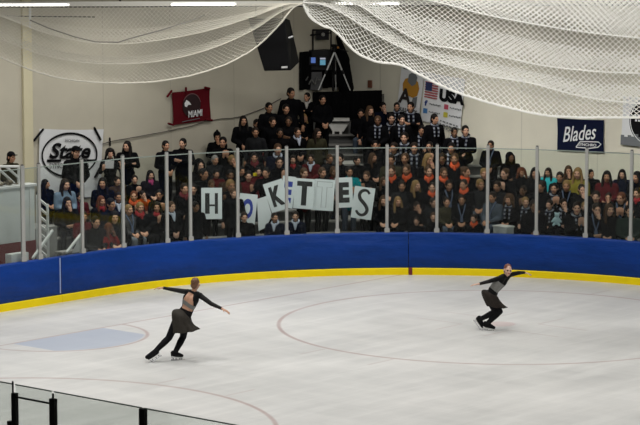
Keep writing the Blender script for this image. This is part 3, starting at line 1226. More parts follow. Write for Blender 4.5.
# dark red banner
Q = [on_plane(170.5, 93, 1, WALL_W), on_plane(208, 87, 1, WALL_W), on_plane(210, 120, 1, WALL_W), on_plane(171.5, 124.5, 1, WALL_W)]
o, w, h = cloth('banner', Q, m_redcl, 'dark red banner with dark round mark strung on the left wall', 'banner', 'team banners on the walls', sag=.01)
mb = MB()
poly(mb, ellipse(-.02, .02, .33, .29)[:-1], .02)
mb.build('round_mark', mat('dark_maroon_print', (.02, .004, .006), .7), o)
mb = MB()
strip(mb, ellipse(-.02, .02, .33, .30, t0=.2, t1=2.6), .02, .026)
mb.build('mark_rim', mat('grey_red_print', (.16, .08, .085), .7), o)
mb = MB()
poly(mb, [(-.28, .10), (-.20, .18), (-.10, .12), (-.03, .04), (-.14, .05), (-.2, .0), (-.27, .02)], .024)
mb.build('pale_fleck', m_wht, o)
link('lettering', text_mesh('MIAMI', .52, .17, .10, -.19, .026, bold=.02, shear=.1), m_wht, o)
mb = MB()
strip(mb, [(-.4, -.36), (.25, -.33)], .018, .024)
mb.build('thin_line', m_greyp, o)
for a, b in (((167.5, 96.5), (171.5, 91.0)), ((186, 88), (186, 93)), ((205, 87.5), (209.5, 88.5)), ((168.5, 123.5), (173, 125.0)), ((206, 119.5), (212, 120.2))):
    mb = MB()
    mb.cap(on_plane(*a, 1, WALL_W - .08), on_plane(*b, 1, WALL_W - .08), .028, n=8)
    t = mb.build('corner_tie', m_redcl)
    t.parent = o
    t.matrix_parent_inverse = o.matrix_basis.inverted()

# navy banner with script lettering
Q = [on_plane(558.3, 118.3, 0, WALL_U), on_plane(605, 120, 0, WALL_U), on_plane(605, 153, 0, WALL_U), on_plane(558.3, 150, 0, WALL_U)]
o, w, h = cloth('banner', Q, m_navcl, 'navy banner with white script lettering on the right wall', 'banner', 'team banners on the walls', sag=.005)
mb = MB()
strip(mb, [(-.12, -.30), (.3, -.31), (.55, -.27), (.64, -.19), (.55, -.14), (.2, -.145), (.0, -.16), (-.12, -.30)], .025, .02)
mb.build('swoosh', m_wht, o)
link('script_lettering', text_mesh('Blades', 1.04, .38, -.02, .06, .02, bold=.006, shear=.45, turn=.12), m_wht, o)
link('small_lettering', text_mesh('SYNCHRO', .55, .07, .22, -.225, .02, bold=.02), m_wht, o)

# white portrait banner with a gold figure-like emblem kept plain
Q = [on_plane(398.5, 67, 0, WALL_U), on_plane(423.5, 71.5, 0, WALL_U), on_plane(422, 120, 0, WALL_U), on_plane(401.5, 114, 0, WALL_U)]
o, w, h = cloth('banner', Q, m_wcloth, 'narrow white banner with gold and black emblem on right wall', 'banner', 'team banners on the walls', sag=.01, nx=14)
mb = MB()
poly(mb, [(-.27, .22), (-.20, .36), (-.05, .42), (.10, .42), (.24, .34), (.30, .18), (.26, -.02), (.12, -.10), (-.12, -.06), (-.24, .02)], .02)
mb.build('gold_patch', mat('gold_print', (.42, .20, .02), .7), o)
mb = MB()
poly(mb, [(-.11, .30), (-.09, .50), (.0, .55), (.14, .54), (.2, .46), (.17, .28), (.05, .2)], .026)
mb.build('dark_patch', m_greyp, o)
mb = MB()
poly(mb, [(.08, -.36), (.26, -.34), (.27, -.05), (.12, -.1)], .022)
mb.build('grey_patch', m_greyp, o)
link('letter_mark', text_mesh('A', .44, .42, -.14, -.10, .028, bold=.03), mat('dark_brown_print', (.018, .012, .010), .7), o)
link('upper_lettering', text_mesh('ADRIAN COLLEGE', .58, .06, -.02, .64, .02, bold=.02), m_blk, o)
link('lower_lettering', text_mesh('BULLDOGS', .62, .11, .0, -.47, .02, bold=.02), m_blk, o)

# wide white banner, USA
Q = [on_plane(424.5, 71, 0, WALL_U), on_plane(464.5, 79, 0, WALL_U), on_plane(463.5, 128.5, 0, WALL_U), on_plane(423.5, 121, 0, WALL_U)]
o, w, h = cloth('banner', Q, m_wcloth, 'wide white banner with USA lettering and social symbols on right wall', 'banner', 'team banners on the walls', sag=.01)
x0 = -w / 2
sub = lambda name, fn, m: (lambda mb: (fn(mb), mb.build(name, m, o)))(MB())


def rect(mb, x, y, a, b, z=.02):
    poly(mb, [(x - a / 2, y - b / 2), (x + a / 2, y - b / 2), (x + a / 2, y + b / 2), (x - a / 2, y + b / 2)], z)


m_fred, m_fblue = mat('flag_red', (.36, .05, .06), .7), mat('flag_navy', (.02, .03, .1), .7)
fx, fy, fw_, fh = x0 + .28, .20, .44, .46
for k in range(7): sub('flag_stripe', lambda mb, k=k: rect(mb, fx, fy + fh / 2 - (k + .5) * fh / 7, fw_, fh / 14, .021), m_fred)
sub('flag_canton', lambda mb: rect(mb, fx - .09, fy + .09, .22, .22, .024), m_fblue)
link('usa_lettering', text_mesh('USA', .84, .34, x0 + .98, .13, .02, bold=.07), m_blk, o)
icons = [(x0 + .14, -.16, (.02, .045, .2), 'f'), (x0 + .82, -.16, (.42, .06, .10), None), (x0 + .14, -.37, (.06, .2, .45), None), (x0 + .82, -.37, (.5, .45, .05), None)]
for k, (ix, iy, c, ch) in enumerate(icons):
    mi = mat('social_symbol_paint', c, .6)
    if ch: link('social_symbol', text_mesh('f', .10, .15, ix, iy, .02, bold=.05), mi, o)
    else: sub('social_symbol', lambda mb: rect(mb, ix, iy, .14, .13), mi)
    sub('small_text_line', lambda mb: [rect(mb, ix + .14 + .055 * j, iy - .01 * (j % 2), .038, .035) for j in range(7)], m_greyp)
for ry in (-.52, -.60, -.68):
    sub('small_text_line', lambda mb: [rect(mb, x0 + .36 + .075 * j + .02 * ((j * 7) % 3), ry - .008 * j, .055, .035) for j in range(12)], m_greyp)

# banner at the right edge: dark disc over a grey skyline
Q = [on_plane(623, 96, 0, WALL_U), on_plane(672, 99, 0, WALL_U), on_plane(672, 150, 0, WALL_U), on_plane(623, 144, 0, WALL_U)]
o, w, h = cloth('banner', Q, m_wcloth, 'white banner with large black disc at the right edge of wall', 'banner', 'team banners on the walls', sag=.005)
sub('black_disc', lambda mb: poly(mb, ellipse(.12, .03, .60, .60)[:-1], .02), m_blk)
sub('disc_rim', lambda mb: strip(mb, ellipse(.12, .03, .565, .565), .02, .026), m_wht)
sk = [(-w / 2, -h / 2), (w / 2, -h / 2), (w / 2, -.42)]
xx = w / 2
hs = [.40, .34, .44, .38, .30, .42, .36, .46, .40, .33, .40, .37, .42, .38]
for k, q in enumerate(hs):
    sk += [(xx, -q + .02), (xx - w / len(hs), -q + .02)]
    xx -= w / len(hs)
sub('grey_skyline', lambda mb: poly(mb, sk, .024), m_greyp)
sub('small_text_line', lambda mb: [rect(mb, -.30 + .085 * j, .14, .06, .07, .026) for j in range(7)] + [rect(mb, -.28 + .085 * j, .03, .055, .05, .026) for j in range(5)], m_wht)

# cable strung along the end wall
cab = [(100, 145), (110, 141.5), (130, 138), (160, 132.5), (190, 126.5), (205, 121.5), (222, 118.6), (232, 118.2), (243, 116), (262, 109), (281, 98.5)]
tag(MB().tube([on_plane(x, y, 1, WALL_W - .03) for x, y in cab], .011, 6).build('wall_cable', mat('grey_brown_cable', (.10, .09, .08), .6)), 'dark sagging cable strung along the left wall behind standing people', 'cable')

# ------------------------------------------------------------------ letter cards held by the crowd
m_card = mat('white_card', (.70, .76, .78), .6)
m_cardback = mat('plain_card_back', (.68, .73, .75), .65)
m_ink = mat('black_card_ink', (.012, .013, .014), .6)
m_inkb = mat('blue_card_ink', (.02, .045, .32), .6)
CARDS = [('H', [(201.3, 187.8), (222, 187.8), (222, 219), (201.3, 219.2)], 1.25, 'b', 'white card with black H held up left of the other letters'),
         ('O', [(238.5, 193.2), (256.5, 194.5), (256, 225), (238.5, 222.5)], 1.42, 'u', 'white card with blue O right of the post'),
         ('', [(257, 199), (266.5, 196), (272, 215.5), (266, 227.5), (258.5, 231)], 1.25, '', 'blank tilted white card between the blue O and the K'),
         ('K', [(262.3, 184.6), (281.5, 178.6), (291, 207), (272.5, 213.2)], 1.33, 'b', 'tilted white card with black K'),
         ('E', [(281, 175), (295.5, 177.3), (293, 208.5), (281, 207.5)], 1.42, 'u', 'white card with blue E half hidden behind the K card'),
         ('T', [(294.5, 178.2), (315, 179), (313.2, 209.8), (293.8, 207.8)], 1.34, 'b', 'white card with solid black T'),
         ('T', [(315, 178.8), (334.6, 180), (333.5, 211.3), (313.4, 209.8)], 1.40, 'l', 'white card with outlined hollow T'),
         ('E', [(335.2, 178), (354, 177), (351.2, 207.4), (335.4, 207.6)], 1.34, 'b', 'white card with black E between post and the S card'),
         ('S', [(355.3, 185.5), (376.2, 189), (370.2, 219.8), (350.2, 217.5)], 1.26, 's', 'tilted white card with brush painted black S')]
for ch, q, d, ink, lab in CARDS:
    c = ray_out(sum(p[0] for p in q) / len(q), sum(p[1] for p in q) / len(q), d)
    t = (c - CAM) @ FW
    Mx, w, h = quad_frame([at_depth(x, y, t) for x, y in q[:4]])
    mb = MB()
    if ch == '':
        # a slanted sheet seen from behind, kinked along its middle
        P = [np.array((Mx.inverted() @ Vector(at_depth(x, y, t))).to_3d()) for x, y in q]
        n_ = len(P)
        mb.add([p - V3(0, 0, .004) for p in P] + [p + V3(0, 0, .004) for p in P], [tuple(range(n_)), tuple(range(n_, 2 * n_))] + [(i, (i + 1) % n_, n_ + (i + 1) % n_, n_ + i) for i in range(n_)])
        o = mb.build('letter_card', m_cardback)
    else:
        o = mb.box((0, 0, 0), (w, h, .008)).build('letter_card', m_card)
    o.matrix_world = Mx
    tag(o, lab, 'sign', 'letter cards held by the crowd')
    if ch and ink in 'bu':
        mm = m_ink if ink == 'b' else m_inkb
        bl = .055 if ch in 'KTEH' else .05
        if ch == 'T':
            mb = MB(); rect(mb, 0, h * .33, w * .76, h * .16, .006); rect(mb, 0, -h * .06, w * .26, h * .66, .0062); mb.build('letter', mm, o)
        elif ch == 'H':
            mb = MB()
            rect(mb, -w * .21, 0, w * .22, h * .66, .006); rect(mb, w * .23, 0, w * .15, h * .66, .006); rect(mb, 0, -h * .06, w * .4, h * .06, .0062); mb.build('letter', mm, o)
        else:
            link('letter', text_mesh(ch, w * .62, h * .68, 0.0, 0, .005, bold=bl), mm, o)
    elif ink == 'l':
        mb = MB()
        T = [(-.38, .42), (.38, .42), (.38, .25), (.12, .25), (.12, -.40), (-.12, -.40), (-.12, .25), (-.38, .25), (-.38, .42)]
        strip(mb, [(a * w, b * h) for a, b in T], .012, .004)
        mb.build('letter_outline', mat('grey_outline_ink', (.30, .33, .34), .6), o)
    elif ink == 's':
        S = [(.26, .30), (.15, .385), (.0, .40), (-.15, .35), (-.22, .24), (-.16, .12), (-.02, .03), (.14, -.07), (.24, -.20), (.18, -.32), (.02, -.38), (-.16, -.35), (-.30, -.24)]
        cs = [np.array((a * w, b * h)) for a, b in S]
        fine = []
        for i in range(len(cs) - 1):
            p0, p1, p2, p3 = cs[max(i - 1, 0)], cs[i], cs[i + 1], cs[min(i + 2, len(cs) - 1)]
            for t_ in np.linspace(0, 1, 6, endpoint=False):
                fine.append(.5 * (2 * p1 + (p2 - p0) * t_ + (2 * p0 - 5 * p1 + 4 * p2 - p3) * t_ ** 2 + (3 * p1 - p0 - 3 * p2 + p3) * t_ ** 3))
        mb = MB(); strip(mb, fine, [.055 + .03 * math.sin(math.pi * i / len(fine)) for i in range(len(fine))], .004)
        mb.build('letter', m_ink, o)

# small things in the crowd
yp = next(r for r in RECORDS if 'yellow object' in r[7])[0]
c = at_depth(255, 174.5, (V3(*yp.location) - CAM) @ FW - .27)
o = bevel(MB().box((0, 0, 0), (.10, .05, .08)).build('phone_case', mat('bright_yellow_plastic', (.75, .62, .02), .4), loc=c), .012)
m_toy = mat('pale_blue_plush', (.36, .50, .54), .9, bump=.3, bscale=60)
tag(o, 'small bright yellow object held by a person in maroon', 'gadget')
c = ray_out(556.5, 220.5, .55)
mb = MB()
mb.ell((0, 0, 0), (.13, .10, .15)); mb.ell((.02, -.02, .19), (.09, .085, .085))
for e in (-1, 1): mb.ell((.02 + e * .07, -.01, .265), (.035, .025, .035)); mb.cap((e * .09, -.04, .05), (e * .15, -.09, -.03), .04, .035); mb.cap((e * .07, -.04, -.11), (e * .10, -.14, -.14), .05, .045)
t = link('plush_toy', unify(mb, .015, 2, 'plush_toy'), m_toy, loc=c)
t.rotation_euler = (0, 0, -1.0)
t.scale = (.68, .68, .68)
tag(t, 'pale blue plush toy held in the front row', 'toy')
hp = next(r for r in RECORDS if 'white paper,' in r[7])
c = at_depth(109.3, 164.5, (V3(*hp[0].location) - CAM) @ FW - .42)
mb = MB(); mb.box((0, 0, 0), (.22, .006, .20))
t = mb.build('paper_sheet', m_wht, loc=c); t.rotation_euler = (.25, .04, hp[0].rotation_euler[2])
tag(t, 'white paper sheet held by the standing person right of the State banner', 'paper')

# white box on the front row
c = ray_out(503.5, 231, .42)
root = empty('white_box', (c[0], c[1], row_z(0)), -.1)
bh = ray_out(503.5, 225.5, .42)[2] - row_z(0)
o = bevel(MB().box((0, 0, bh / 2 - .015), (.26, .42, bh - .03)).build('box_body', mat('white_box_card', (.46, .48, .47), .6, noise=.1, scale=5), root), .01)
bevel(MB().box((0, 0, bh - .015), (.29, .45, .03)).build('lid', m_white, root), .008)
tag(root, 'small white box at the foot of the stands behind the thirteenth pane', 'box')
c = ray_out(246.5, 240, .3)

# ------------------------------------------------------------------ left end: low white wall, rails, man behind it
m_lowwall = mat('white_gypsum_panel', (.52, .55, .54), .6, noise=.05, scale=4)
m_redbase = mat('dark_red_base', (.12, .012, .014), .6)
m_rail = mat('white_rail_paint', (.55, .56, .55), .45)
BX_W = 4.55
pa = on_plane(34.5, 186, 1, BX_W)
pb = on_plane(34.5, 240, 1, BX_W)
topz, basez = pa[2], pb[2]
xr = pa[0]
root = empty('low_wall', (xr - 2.5, BX_W + .1, 0))
bevel(MB().box((0, 0, (basez + topz) / 2), (5.0, .2, topz - basez)).build('panel', m_lowwall, root), .01)
bevel(MB().box((0, -.0, basez / 2), (5.02, .22, basez)).build('red_base', m_redbase, root), .008)
bevel(MB().box((0, -.0, topz + .03), (5.1, .30, .06)).build('ledge', m_rail, root), .01)
MB().box((2.36, -.105, (basez + topz) / 2), (.05, .02, topz - basez)).build('corner_trim', m_rail, root)
tag(root, 'low white wall with dark red base at the left end', 'low wall')
# floor the man stands on behind the low wall
pm = on_plane(10, 158, 1, BX_W + 1.0)
zf = pm[2] - H_STAND
m = MB().box((xr - 2.1, BX_W + 1.3, zf / 2), (6.0, 2.1, zf))
tag(m.build('concrete_landing', concrete), 'grey concrete landing behind the low white wall', 'landing')


def single(x, y, wplane, zfloor, pose, coat, hair, lab, pants='bk'):
    p = on_plane(x, y, 1, wplane)
    B = BODY[pose]
    o = link('person', B['me'], None)
    s = (p[2] - zfloor) / H_STAND
    o.location = (p[0], p[1], zfloor)
    o.scale = (s, s, s)
    o.rotation_euler = (0, 0, math.atan2(-6 - p[1], 4 - p[0]) + math.pi / 2)
    objmat(o, SK[0])
    c = link('coat', B['coat'], None, o); objmat(c, m_coat[coat])
    t = link('trousers', B['pant'], None, o); objmat(t, PANTS[pants])
    hh = link(HAIRNAME[hair[1]], HAIR[hair[1]], None, o)
    hh.location = B['hc']; hh.rotation_euler = B['eul']
    objmat(hh, m_coat['b2'])
    h2 = link('hair', HAIR['s'], None, o); h2.location = B['hc'] - V3(0, -.008, .03); h2.rotation_euler = B['eul']; objmat(h2, m_hair[hair[0]]); h2.scale = (.95, .95, .95)
    tag(o, lab, 'person', 'spectators in the corner stands')
    return o


single(10, 157, BX_W + 1.0, zf, 'S0', 'ol', 'kp', 'person in dark olive jacket and cap standing behind low white wall')
# sloped white rails before him
root = empty('slanted_railing', (xr - 1.5, BX_W + .1, topz + .06))
prm = lambda x, y: on_plane(x, y, 1, BX_W + .12)
R0 = V3(*root.location)
rl = [((-14, 166.5), (18.5, 166.5)), ((-4, 166.5), (14, 183)), ((6, 166.5), (19, 178))]
for k, (a, b) in enumerate(rl): MB().cap(prm(*a) - R0, prm(*b) - R0, .028).build('rail' if k == 0 else 'brace', m_rail, root)
MB().cap(prm(18.5, 186) - R0, prm(18.5, 166.5) - R0, .03).build('post', m_rail, root)
tag(root, 'white slanted railing on top of the low wall at far left', 'railing')
# brown heap on the ledge
mb = MB()
for i in range(34):
    q = rng.uniform(-1, 1, 3)
    mb.cap(V3(q[0] * .22, q[1] * .07, .03 + abs(q[2]) * .10 * (1 - abs(q[0]) * .5)), V3(q[0] * .22 + rng.uniform(-.08, .08), q[1] * .07, .04 + abs(q[2]) * .12 * (1 - abs(q[0]))), .02, .012, 6, 2)
pp = prm(7, 184)
t = link('cloth_bundle', unify(mb, .012, 1, 'cloth_bundle'), mat('brown_mottled_cloth', (.13, .11, .075), .9, noise=.7, scale=30), loc=(pp[0], BX_W + .08, topz + .05))
tag(t, 'brown mottled bundle lying on the ledge of the low white wall', 'bundle')

# guard rail at the end of the bleachers: two uprights and sloping slats, running away from the rink
root = empty('guard_rail', V3(3.3, 3.9, 0))
R0 = V3(*root.location)
f = lambda x, y: on_plane(x, y, 0, 6.12)
near, far = ray_out(48, 232, .62), None
ux = 3.3
A = on_plane(47.5, 205, 0, ux); Bp = on_plane(37, 196, 0, ux)
for yy in (A[1], Bp[1]):
    bx = V3(ux, yy, 0)
    MB().cap(bx - R0 + V3(0, 0, .1), V3(ux, yy, A[2] if yy == A[1] else Bp[2]) - R0, .03).build('upright', m_rail, root)
for i in range(7):
    za = A[2] - .03 - i * .19
    zb = Bp[2] - .03 - i * .19
    MB().hexa([V3(ux - .015, A[1], za - .028) - R0, V3(ux + .015, A[1], za - .028) - R0, V3(ux + .015, Bp[1], zb - .028) - R0, V3(ux - .015, Bp[1], zb - .028) - R0,
               V3(ux - .015, A[1], za + .028) - R0, V3(ux + .015, A[1], za + .028) - R0, V3(ux + .015, Bp[1], zb + .028) - R0, V3(ux - .015, Bp[1], zb + .028) - R0]).build('slat', m_rail, root)
tag(root, 'white slatted guard rail at left end of the bleachers', 'railing')
# two slanting white bars by the front
for (a, b, lab) in (((33, 258), (52, 231), 'white slanted bar by the guard rail, lower left of the stands'), ((67, 252), (80.5, 235), 'white slanted bar with pale board in front of the left seats')):
    pa, pb = ray_out(*a, .38), ray_out(*b, .60)
    root = empty('stair_handrail', V3(pa[0], pa[1], 0))
    R0 = V3(*root.location)
    MB().cap(pa - R0, pb - R0, .036, n=10).build('rail', m_rail, root)
    if a[0] == 67: MB().cap(V3(pb[0], pb[1], .1) - R0, pb - R0, .03).build('post', m_rail, root)
    if a[0] == 67:
        q = [ray_out(72, 253, .5), ray_out(80.5, 252, .62), ray_out(80.5, 237, .62), ray_out(79, 237.5, .6)]
        n_ = V3(.02, .02, 0)
        MB().hexa([p - R0 for p in q] + [p - R0 + n_ for p in q]).build('board', m_rail, root)
    tag(root, lab, 'handrail', 'slanted white bars at the left steps')
# white block behind the boards at far left
c = ray_out(17, 257, .3)
o = bevel(MB().box((0, 0, .58), (.5, .2, 1.16)).build('white_block', m_rail, loc=(c[0], c[1], 0)), .01)
tag(o, 'white block standing behind the blue boards at far left', 'block')

# ------------------------------------------------------------------ corner: platform, steps, gear
m_black = mat('black_cloth', (.003, .003, .0035), .9, spec=.06, bump=.3, bscale=6)
m_gear = mat('black_gear_paint', (.005, .005, .006), .5, spec=.15)
m_alu = mat('silver_tube', (.42, .43, .43), .35, .6)
dC = 63.7


def chord(x, y, dd=dC):
    return at_depth(x, y, dd)


pl, pr = chord(313, 92), chord(382, 92)
ztop, zbot = chord(345, 92)[2], chord(345, 120)[2]
lx, rx = V3(pl[0], pl[1], 0), V3(pr[0], pr[1], 0)
lx[1] = min(lx[1], WALL_W - .02); rx[0] = min(rx[0], WALL_U - .02)
root = empty('camera_platform', (lx + rx) / 2)
R0 = V3(*root.location)
cn = V3(WALL_U - .03, WALL_W - .03, 0)
bot = [lx, rx, V3(WALL_U - .03, rx[1] + .05, 0), cn, V3(lx[0] + .05, WALL_W - .03, 0)]
mb = MB()
n = len(bot)
mb.add([p - R0 + V3(0, 0, 0.3) for p in bot] + [p - R0 + V3(0, 0, ztop - .06) for p in bot], [tuple(range(n))[::-1], tuple(range(n, 2 * n))] + [(i, (i + 1) % n, n + (i + 1) % n, n + i) for i in range(n)])
mb.build('deck', m_tread, root)
# the black skirt with soft folds
mb = MB()
V, F = [], []
NX = 60
nn = np.cross(rx - lx, V3(0, 0, 1)); nn /= np.linalg.norm(nn)
if nn @ FW > 0: nn = -nn
for j, z in enumerate((zbot, (zbot + ztop) / 2, ztop - .02, ztop + .03)):
    for i in range(NX + 1):
        a = i / NX
        fold = .03 * math.sin(a * 46) * (1 if j < 2 else .4)
        V.append(lx + (rx - lx) * a + nn * (.06 + fold) + V3(0, 0, z + .05 * (a - .5) * (j > 1)) - R0)
for j in range(3):
    for i in range(NX): F.append((j * (NX + 1) + i, j * (NX + 1) + i + 1, (j + 1) * (NX + 1) + i + 1, (j + 1) * (NX + 1) + i))
mb.add(V, F)
mb.build('skirt', m_black, root, smooth=True)
tag(root, 'raised corner platform draped in black cloth', 'platform')
# white ledge and console under it
m_conc = mat('pale_painted_concrete', (.66, .65, .61), .7, noise=.08, scale=6)
root = empty('ledge_console', at_depth(337, 132, dC - .25) * V3(1, 1, 0))
R0 = V3(*root.location)
pc = lambda x, y, k=0: at_depth(x, y, dC - .3 - k) - R0


def slab(name, q, k=0, t=.22, mm=None):
    P = [pc(x, y, k) for x, y in q]
    return MB().hexa([p for p in P] + [p + FW * t * V3(1, 1, 0) for p in P]).build(name, mm or m_conc, root)


slab('ledge', [(325.5, 121.2), (349.5, 121.2), (349.5, 118.6), (325.5, 118.6)], .1, .3)
slab('console', [(332.5, 131.5), (343.5, 131.5), (348.5, 123.6), (328, 123.6)])
slab('stem', [(332.3, 150), (334.5, 150), (334.5, 131.5), (332.3, 131.5)])
slab('stem', [(339.5, 144), (342, 144), (342, 131.5), (339.5, 131.5)])
tag(root, 'pale flared ledge below the black platform', 'ledge')
# aisle steps
mb_i = 0
root = empty('aisle_stairs', V3(*ray_out(348, 160, 4.0)) * V3(1, 1, 0))
R0 = V3(*root.location)
for k in range(3, 9):
    for half in (0, 1):
        d = row_d(k) - .32 + .36 * half
        z = row_z(k) + .02 + (.13 if half else .0)
        # find the pixel height whose ray meets this distance at this height
        lo, hi = 90., 240.
        for _ in range(40):
            mid = (lo + hi) / 2
            if ray_out(348.8, mid, d)[2] > z: lo = mid
            else: hi = mid
        p = ray_out(348.8, lo, d)
        if p[0] > WALL_U - .4 or p[1] > WALL_W - .4: continue
        ang = math.atan2(p[1] - ACW, p[0] - ACU)
        Mr = np.array(Matrix.Rotation(ang, 3, 'Z'))
        MB().box((p[0] - R0[0], p[1] - R0[1], z + .02), (.34, .56, .19), Mr).build('step', m_conc, root)
tag(root, 'pale aisle steps climbing between the seats below the corner platform', 'stairs')

# black drape on the end wall behind the gear
pa, pb = on_plane(298, 34, 1, WALL_W), on_plane(342, 34, 1, WALL_W)
pz = on_plane(298, 90, 1, WALL_W)[2]
mb = MB()
V, F = [], []
for j in range(2):
    for i in range(41):
        a = i / 40
        V.append((pa[0] + (pb[0] - pa[0]) * a, WALL_W - .05 - .03 * math.sin(a * 34), (pz if j == 0 else on_plane(298 + 44 * a, 52 - 4 * a, 1, WALL_W)[2])))
for i in range(40): F.append((i, i + 1, 41 + i + 1, 41 + i))
mb.add(V, F)
tag(mb.build('black_curtain', m_black, smooth=True), 'black curtain hanging on the corner wall behind the equipment', 'curtain')
# dark bundle behind the tripod on the side wall
c = at_depth(345, 62, 64.1)
mb = MB()
mb.cap(at_depth(346, 88, 64.0), at_depth(345, 60, 64.1), .22, .12); mb.cap(at_depth(345, 60, 64.1), at_depth(338, 37, 64.2), .14, .06); mb.cap(at_depth(339, 80, 64), at_depth(342, 50, 64.1), .13, .08)
t = link('covered_stand', unify(mb, .03, 2, 'covered_stand'), m_black)
tag(t, 'tall black covered stand behind the tripod in the corner', 'covered stand')

# tripod
dT = 63.15
root = empty('tripod', V3(*at_depth(335, 91, dT)))
R0 = V3(*root.location)
ap = at_depth(334.5, 52, dT) - R0
for q in (at_depth(318.5, 90, dT - .1), at_depth(350, 90, dT - .1), at_depth(336, 90, dT + .35)):
    e_ = q - R0
    lg = MB().cap(ap + (e_ - ap) * .02, ap + (e_ - ap) * .55, .026, .024).build('leg', m_alu, root)
    MB().cap(ap + (e_ - ap) * .52, e_, .019, .017).build('lower_tube', m_alu, lg)
    MB().cap(ap + (e_ - ap) * .50, ap + (e_ - ap) * .56, .036).build('clamp', m_gear, lg)
MB().cap(ap + V3(0, 0, -.5), ap + V3(0, 0, .08), .028).build('column', m_gear, root)
mb = MB(); mb.ell(ap + V3(0, 0, .1), (.07, .07, .06)); mb.box(ap + V3(0, 0, .17), (.12, .16, .07)); mb.build('head', m_gear, root)
MB().cap(ap + V3(0, 0, .12), ap + V3(.2, -.3, .02), .012).build('pan_handle', m_gear, root)
MB().ell(at_depth(338, 47.5, dT - .1) - R0, (.03, .03, .03)).build('knob', mat('amber_knob', (.35, .15, .03), .4), root)
tag(root, 'silver legged tripod standing on the black corner platform', 'tripod')

# equipment rack with monitors
m_wallgear = mat('dull_grey_plug', (.10, .10, .095), .5)
dR = 63.5
root = empty('equipment_rack', V3(*at_depth(313, 91, dR)))
R0 = V3(*root.location)
pr_ = lambda x, y, k=0: at_depth(x, y, dR + k) - R0


def rbar(a, b, r=.022, name='frame_bar', m=m_gear): MB().cap(pr_(*a), pr_(*b), r).build(name, m, root)


rbar((303, 50), (303, 36)); rbar((313, 50), (313, 33)); rbar((303, 36), (330, 33)); rbar((331, 50), (331, 30)); rbar((313, 30), (331, 30)); rbar((313, 33), (313, 30)); rbar((300, 90), (300, 50), .03); rbar((333, 90), (333, 50), .03)


def rbox(x0, x1, y0, y1, dep, name, m, par=None, k=0):
    P = [pr_(x, y, k) for x, y in ((x0, y1), (x1, y1), (x1, y0), (x0, y0))]
    o = MB().hexa(P + [p + FW * V3(1, 1, 0) * dep for p in P]).build(name, m, par or root)
    return o


rbox(299, 334, 50, 56, .5, 'shelf', m_gear)
rbox(299, 334, 56, 70, .45, 'cabinet', m_gear, k=.02)
rbox(304, 322, 72, 90, .4, 'crate', mat('dark_grey_case', (.022, .022, .024), .5), k=.05)
o = rbox(316, 329, 31, 40, .3, 'amplifier', m_gear)
t = MB().ell(pr_(323, 34.5, -.02), (.055, .055, .055)).build('dial', mat('pale_dial', (.26, .26, .25), .4), o)
m_scr = mat('blue_screen', (.01, .015, .03), .3, emit=((.06, .14, .45), .8))
m_scr2 = mat('teal_screen', (.01, .02, .03), .3, emit=((.08, .28, .40), .8))
o = rbox(309, 317, 57, 65, .1, 'monitor', m_gear, k=-.08); rbox(311, 315.5, 57.5, 63, .01, 'screen', m_scr, o, -.1)
o = rbox(319, 326.5, 57, 66, .1, 'monitor', m_gear, k=-.08); rbox(320, 325.5, 60, 65, .01, 'screen', m_scr2, o, -.1); rbox(320, 325.5, 57.8, 59.4, .01, 'screen_band', mat('white_screen_band', (.2, .2, .2), .3, emit=((.5, .55, .7), .5)), o, -.1)
for k in range(5): MB().cap(pr_(306 + 3 * k, 80 + (k % 2) * 4, -.06), pr_(308 + 3 * k, 77 + (k % 3) * 3, -.08), .022, .015).build('cable_plug', m_wallgear, root)
tag(root, 'black equipment rack with two glowing monitors in the corner', 'equipment rack')
# small outlet on the side wall
c = on_plane(370, 84, 0, WALL_U - .03)
root = bevel(MB().box((0, 0, 0), (.05, .13, .2)).build('wall_box', mat('brown_box_paint', (.16, .06, .035), .5), loc=c), .01)
tag(root, 'small brown electrical box on the right wall beside the drape', 'electrical box')

# ------------------------------------------------------------------ hanging loudspeaker
dS = 55.0
sp = lambda x, y, k=0: at_depth(x, y, dS + k)
root = empty('loudspeaker', V3(*sp(273, 42)))
R0 = V3(*root.location)
fx_, bk_ = 0.0, .55
Fq = [sp(264.2, 71), sp(291, 70.5), sp(285, 18), sp(248, 18)]
Bq = [sp(283, 69, .55), sp(299.5, 62, .35), sp(290, 20, .35), sp(262, 20, .6)]
o = MB().hexa([p - R0 for p in (Fq[0], Fq[1], Bq[1], Bq[0])] + [p - R0 for p in (Fq[3], Fq[2], Bq[2], Bq[3])]).build('cabinet', mat('black_speaker_cabinet', (.004, .004, .004), .6, spec=.12), root)
bevel(o, .015)
P = [Fq[0] * .96 + Fq[2] * .04, Fq[1] * .96 + Fq[3] * .04, Fq[2] * .97 + Fq[0] * .03, Fq[3] * .97 + Fq[1] * .03]
MB().hexa([p - R0 - FW * .02 for p in P] + [p - R0 - FW * .005 for p in P]).build('grille', mat('black_grille_cloth', (.005, .005, .0055), .9, spec=.1, bump=.4, bscale=150), root)
P = [sp(281.5, 68.3), sp(287.5, 68.1), sp(287.5, 66.2), sp(281.5, 66.4)]
MB().hexa([p - R0 - FW * .04 for p in P] + [p - R0 - FW * .02 for p in P]).build('badge', mat('pale_badge', (.5, .5, .5), .4), root)
MB().cap(sp(288, 38, .1) - R0, sp(292.5, 36.5, .1) - R0, .025).build('bracket', m_alu, root)
for a, b in (((256, 20), (256, -14)), ((283, 19), (283, -14))):
    MB().cap(sp(*a, .3) - R0, sp(*b, .3) - R0, .012).build('hanging_cable', m_gear, root)
tag(root, 'black loudspeaker hanging from above, partly behind the net', 'loudspeaker')

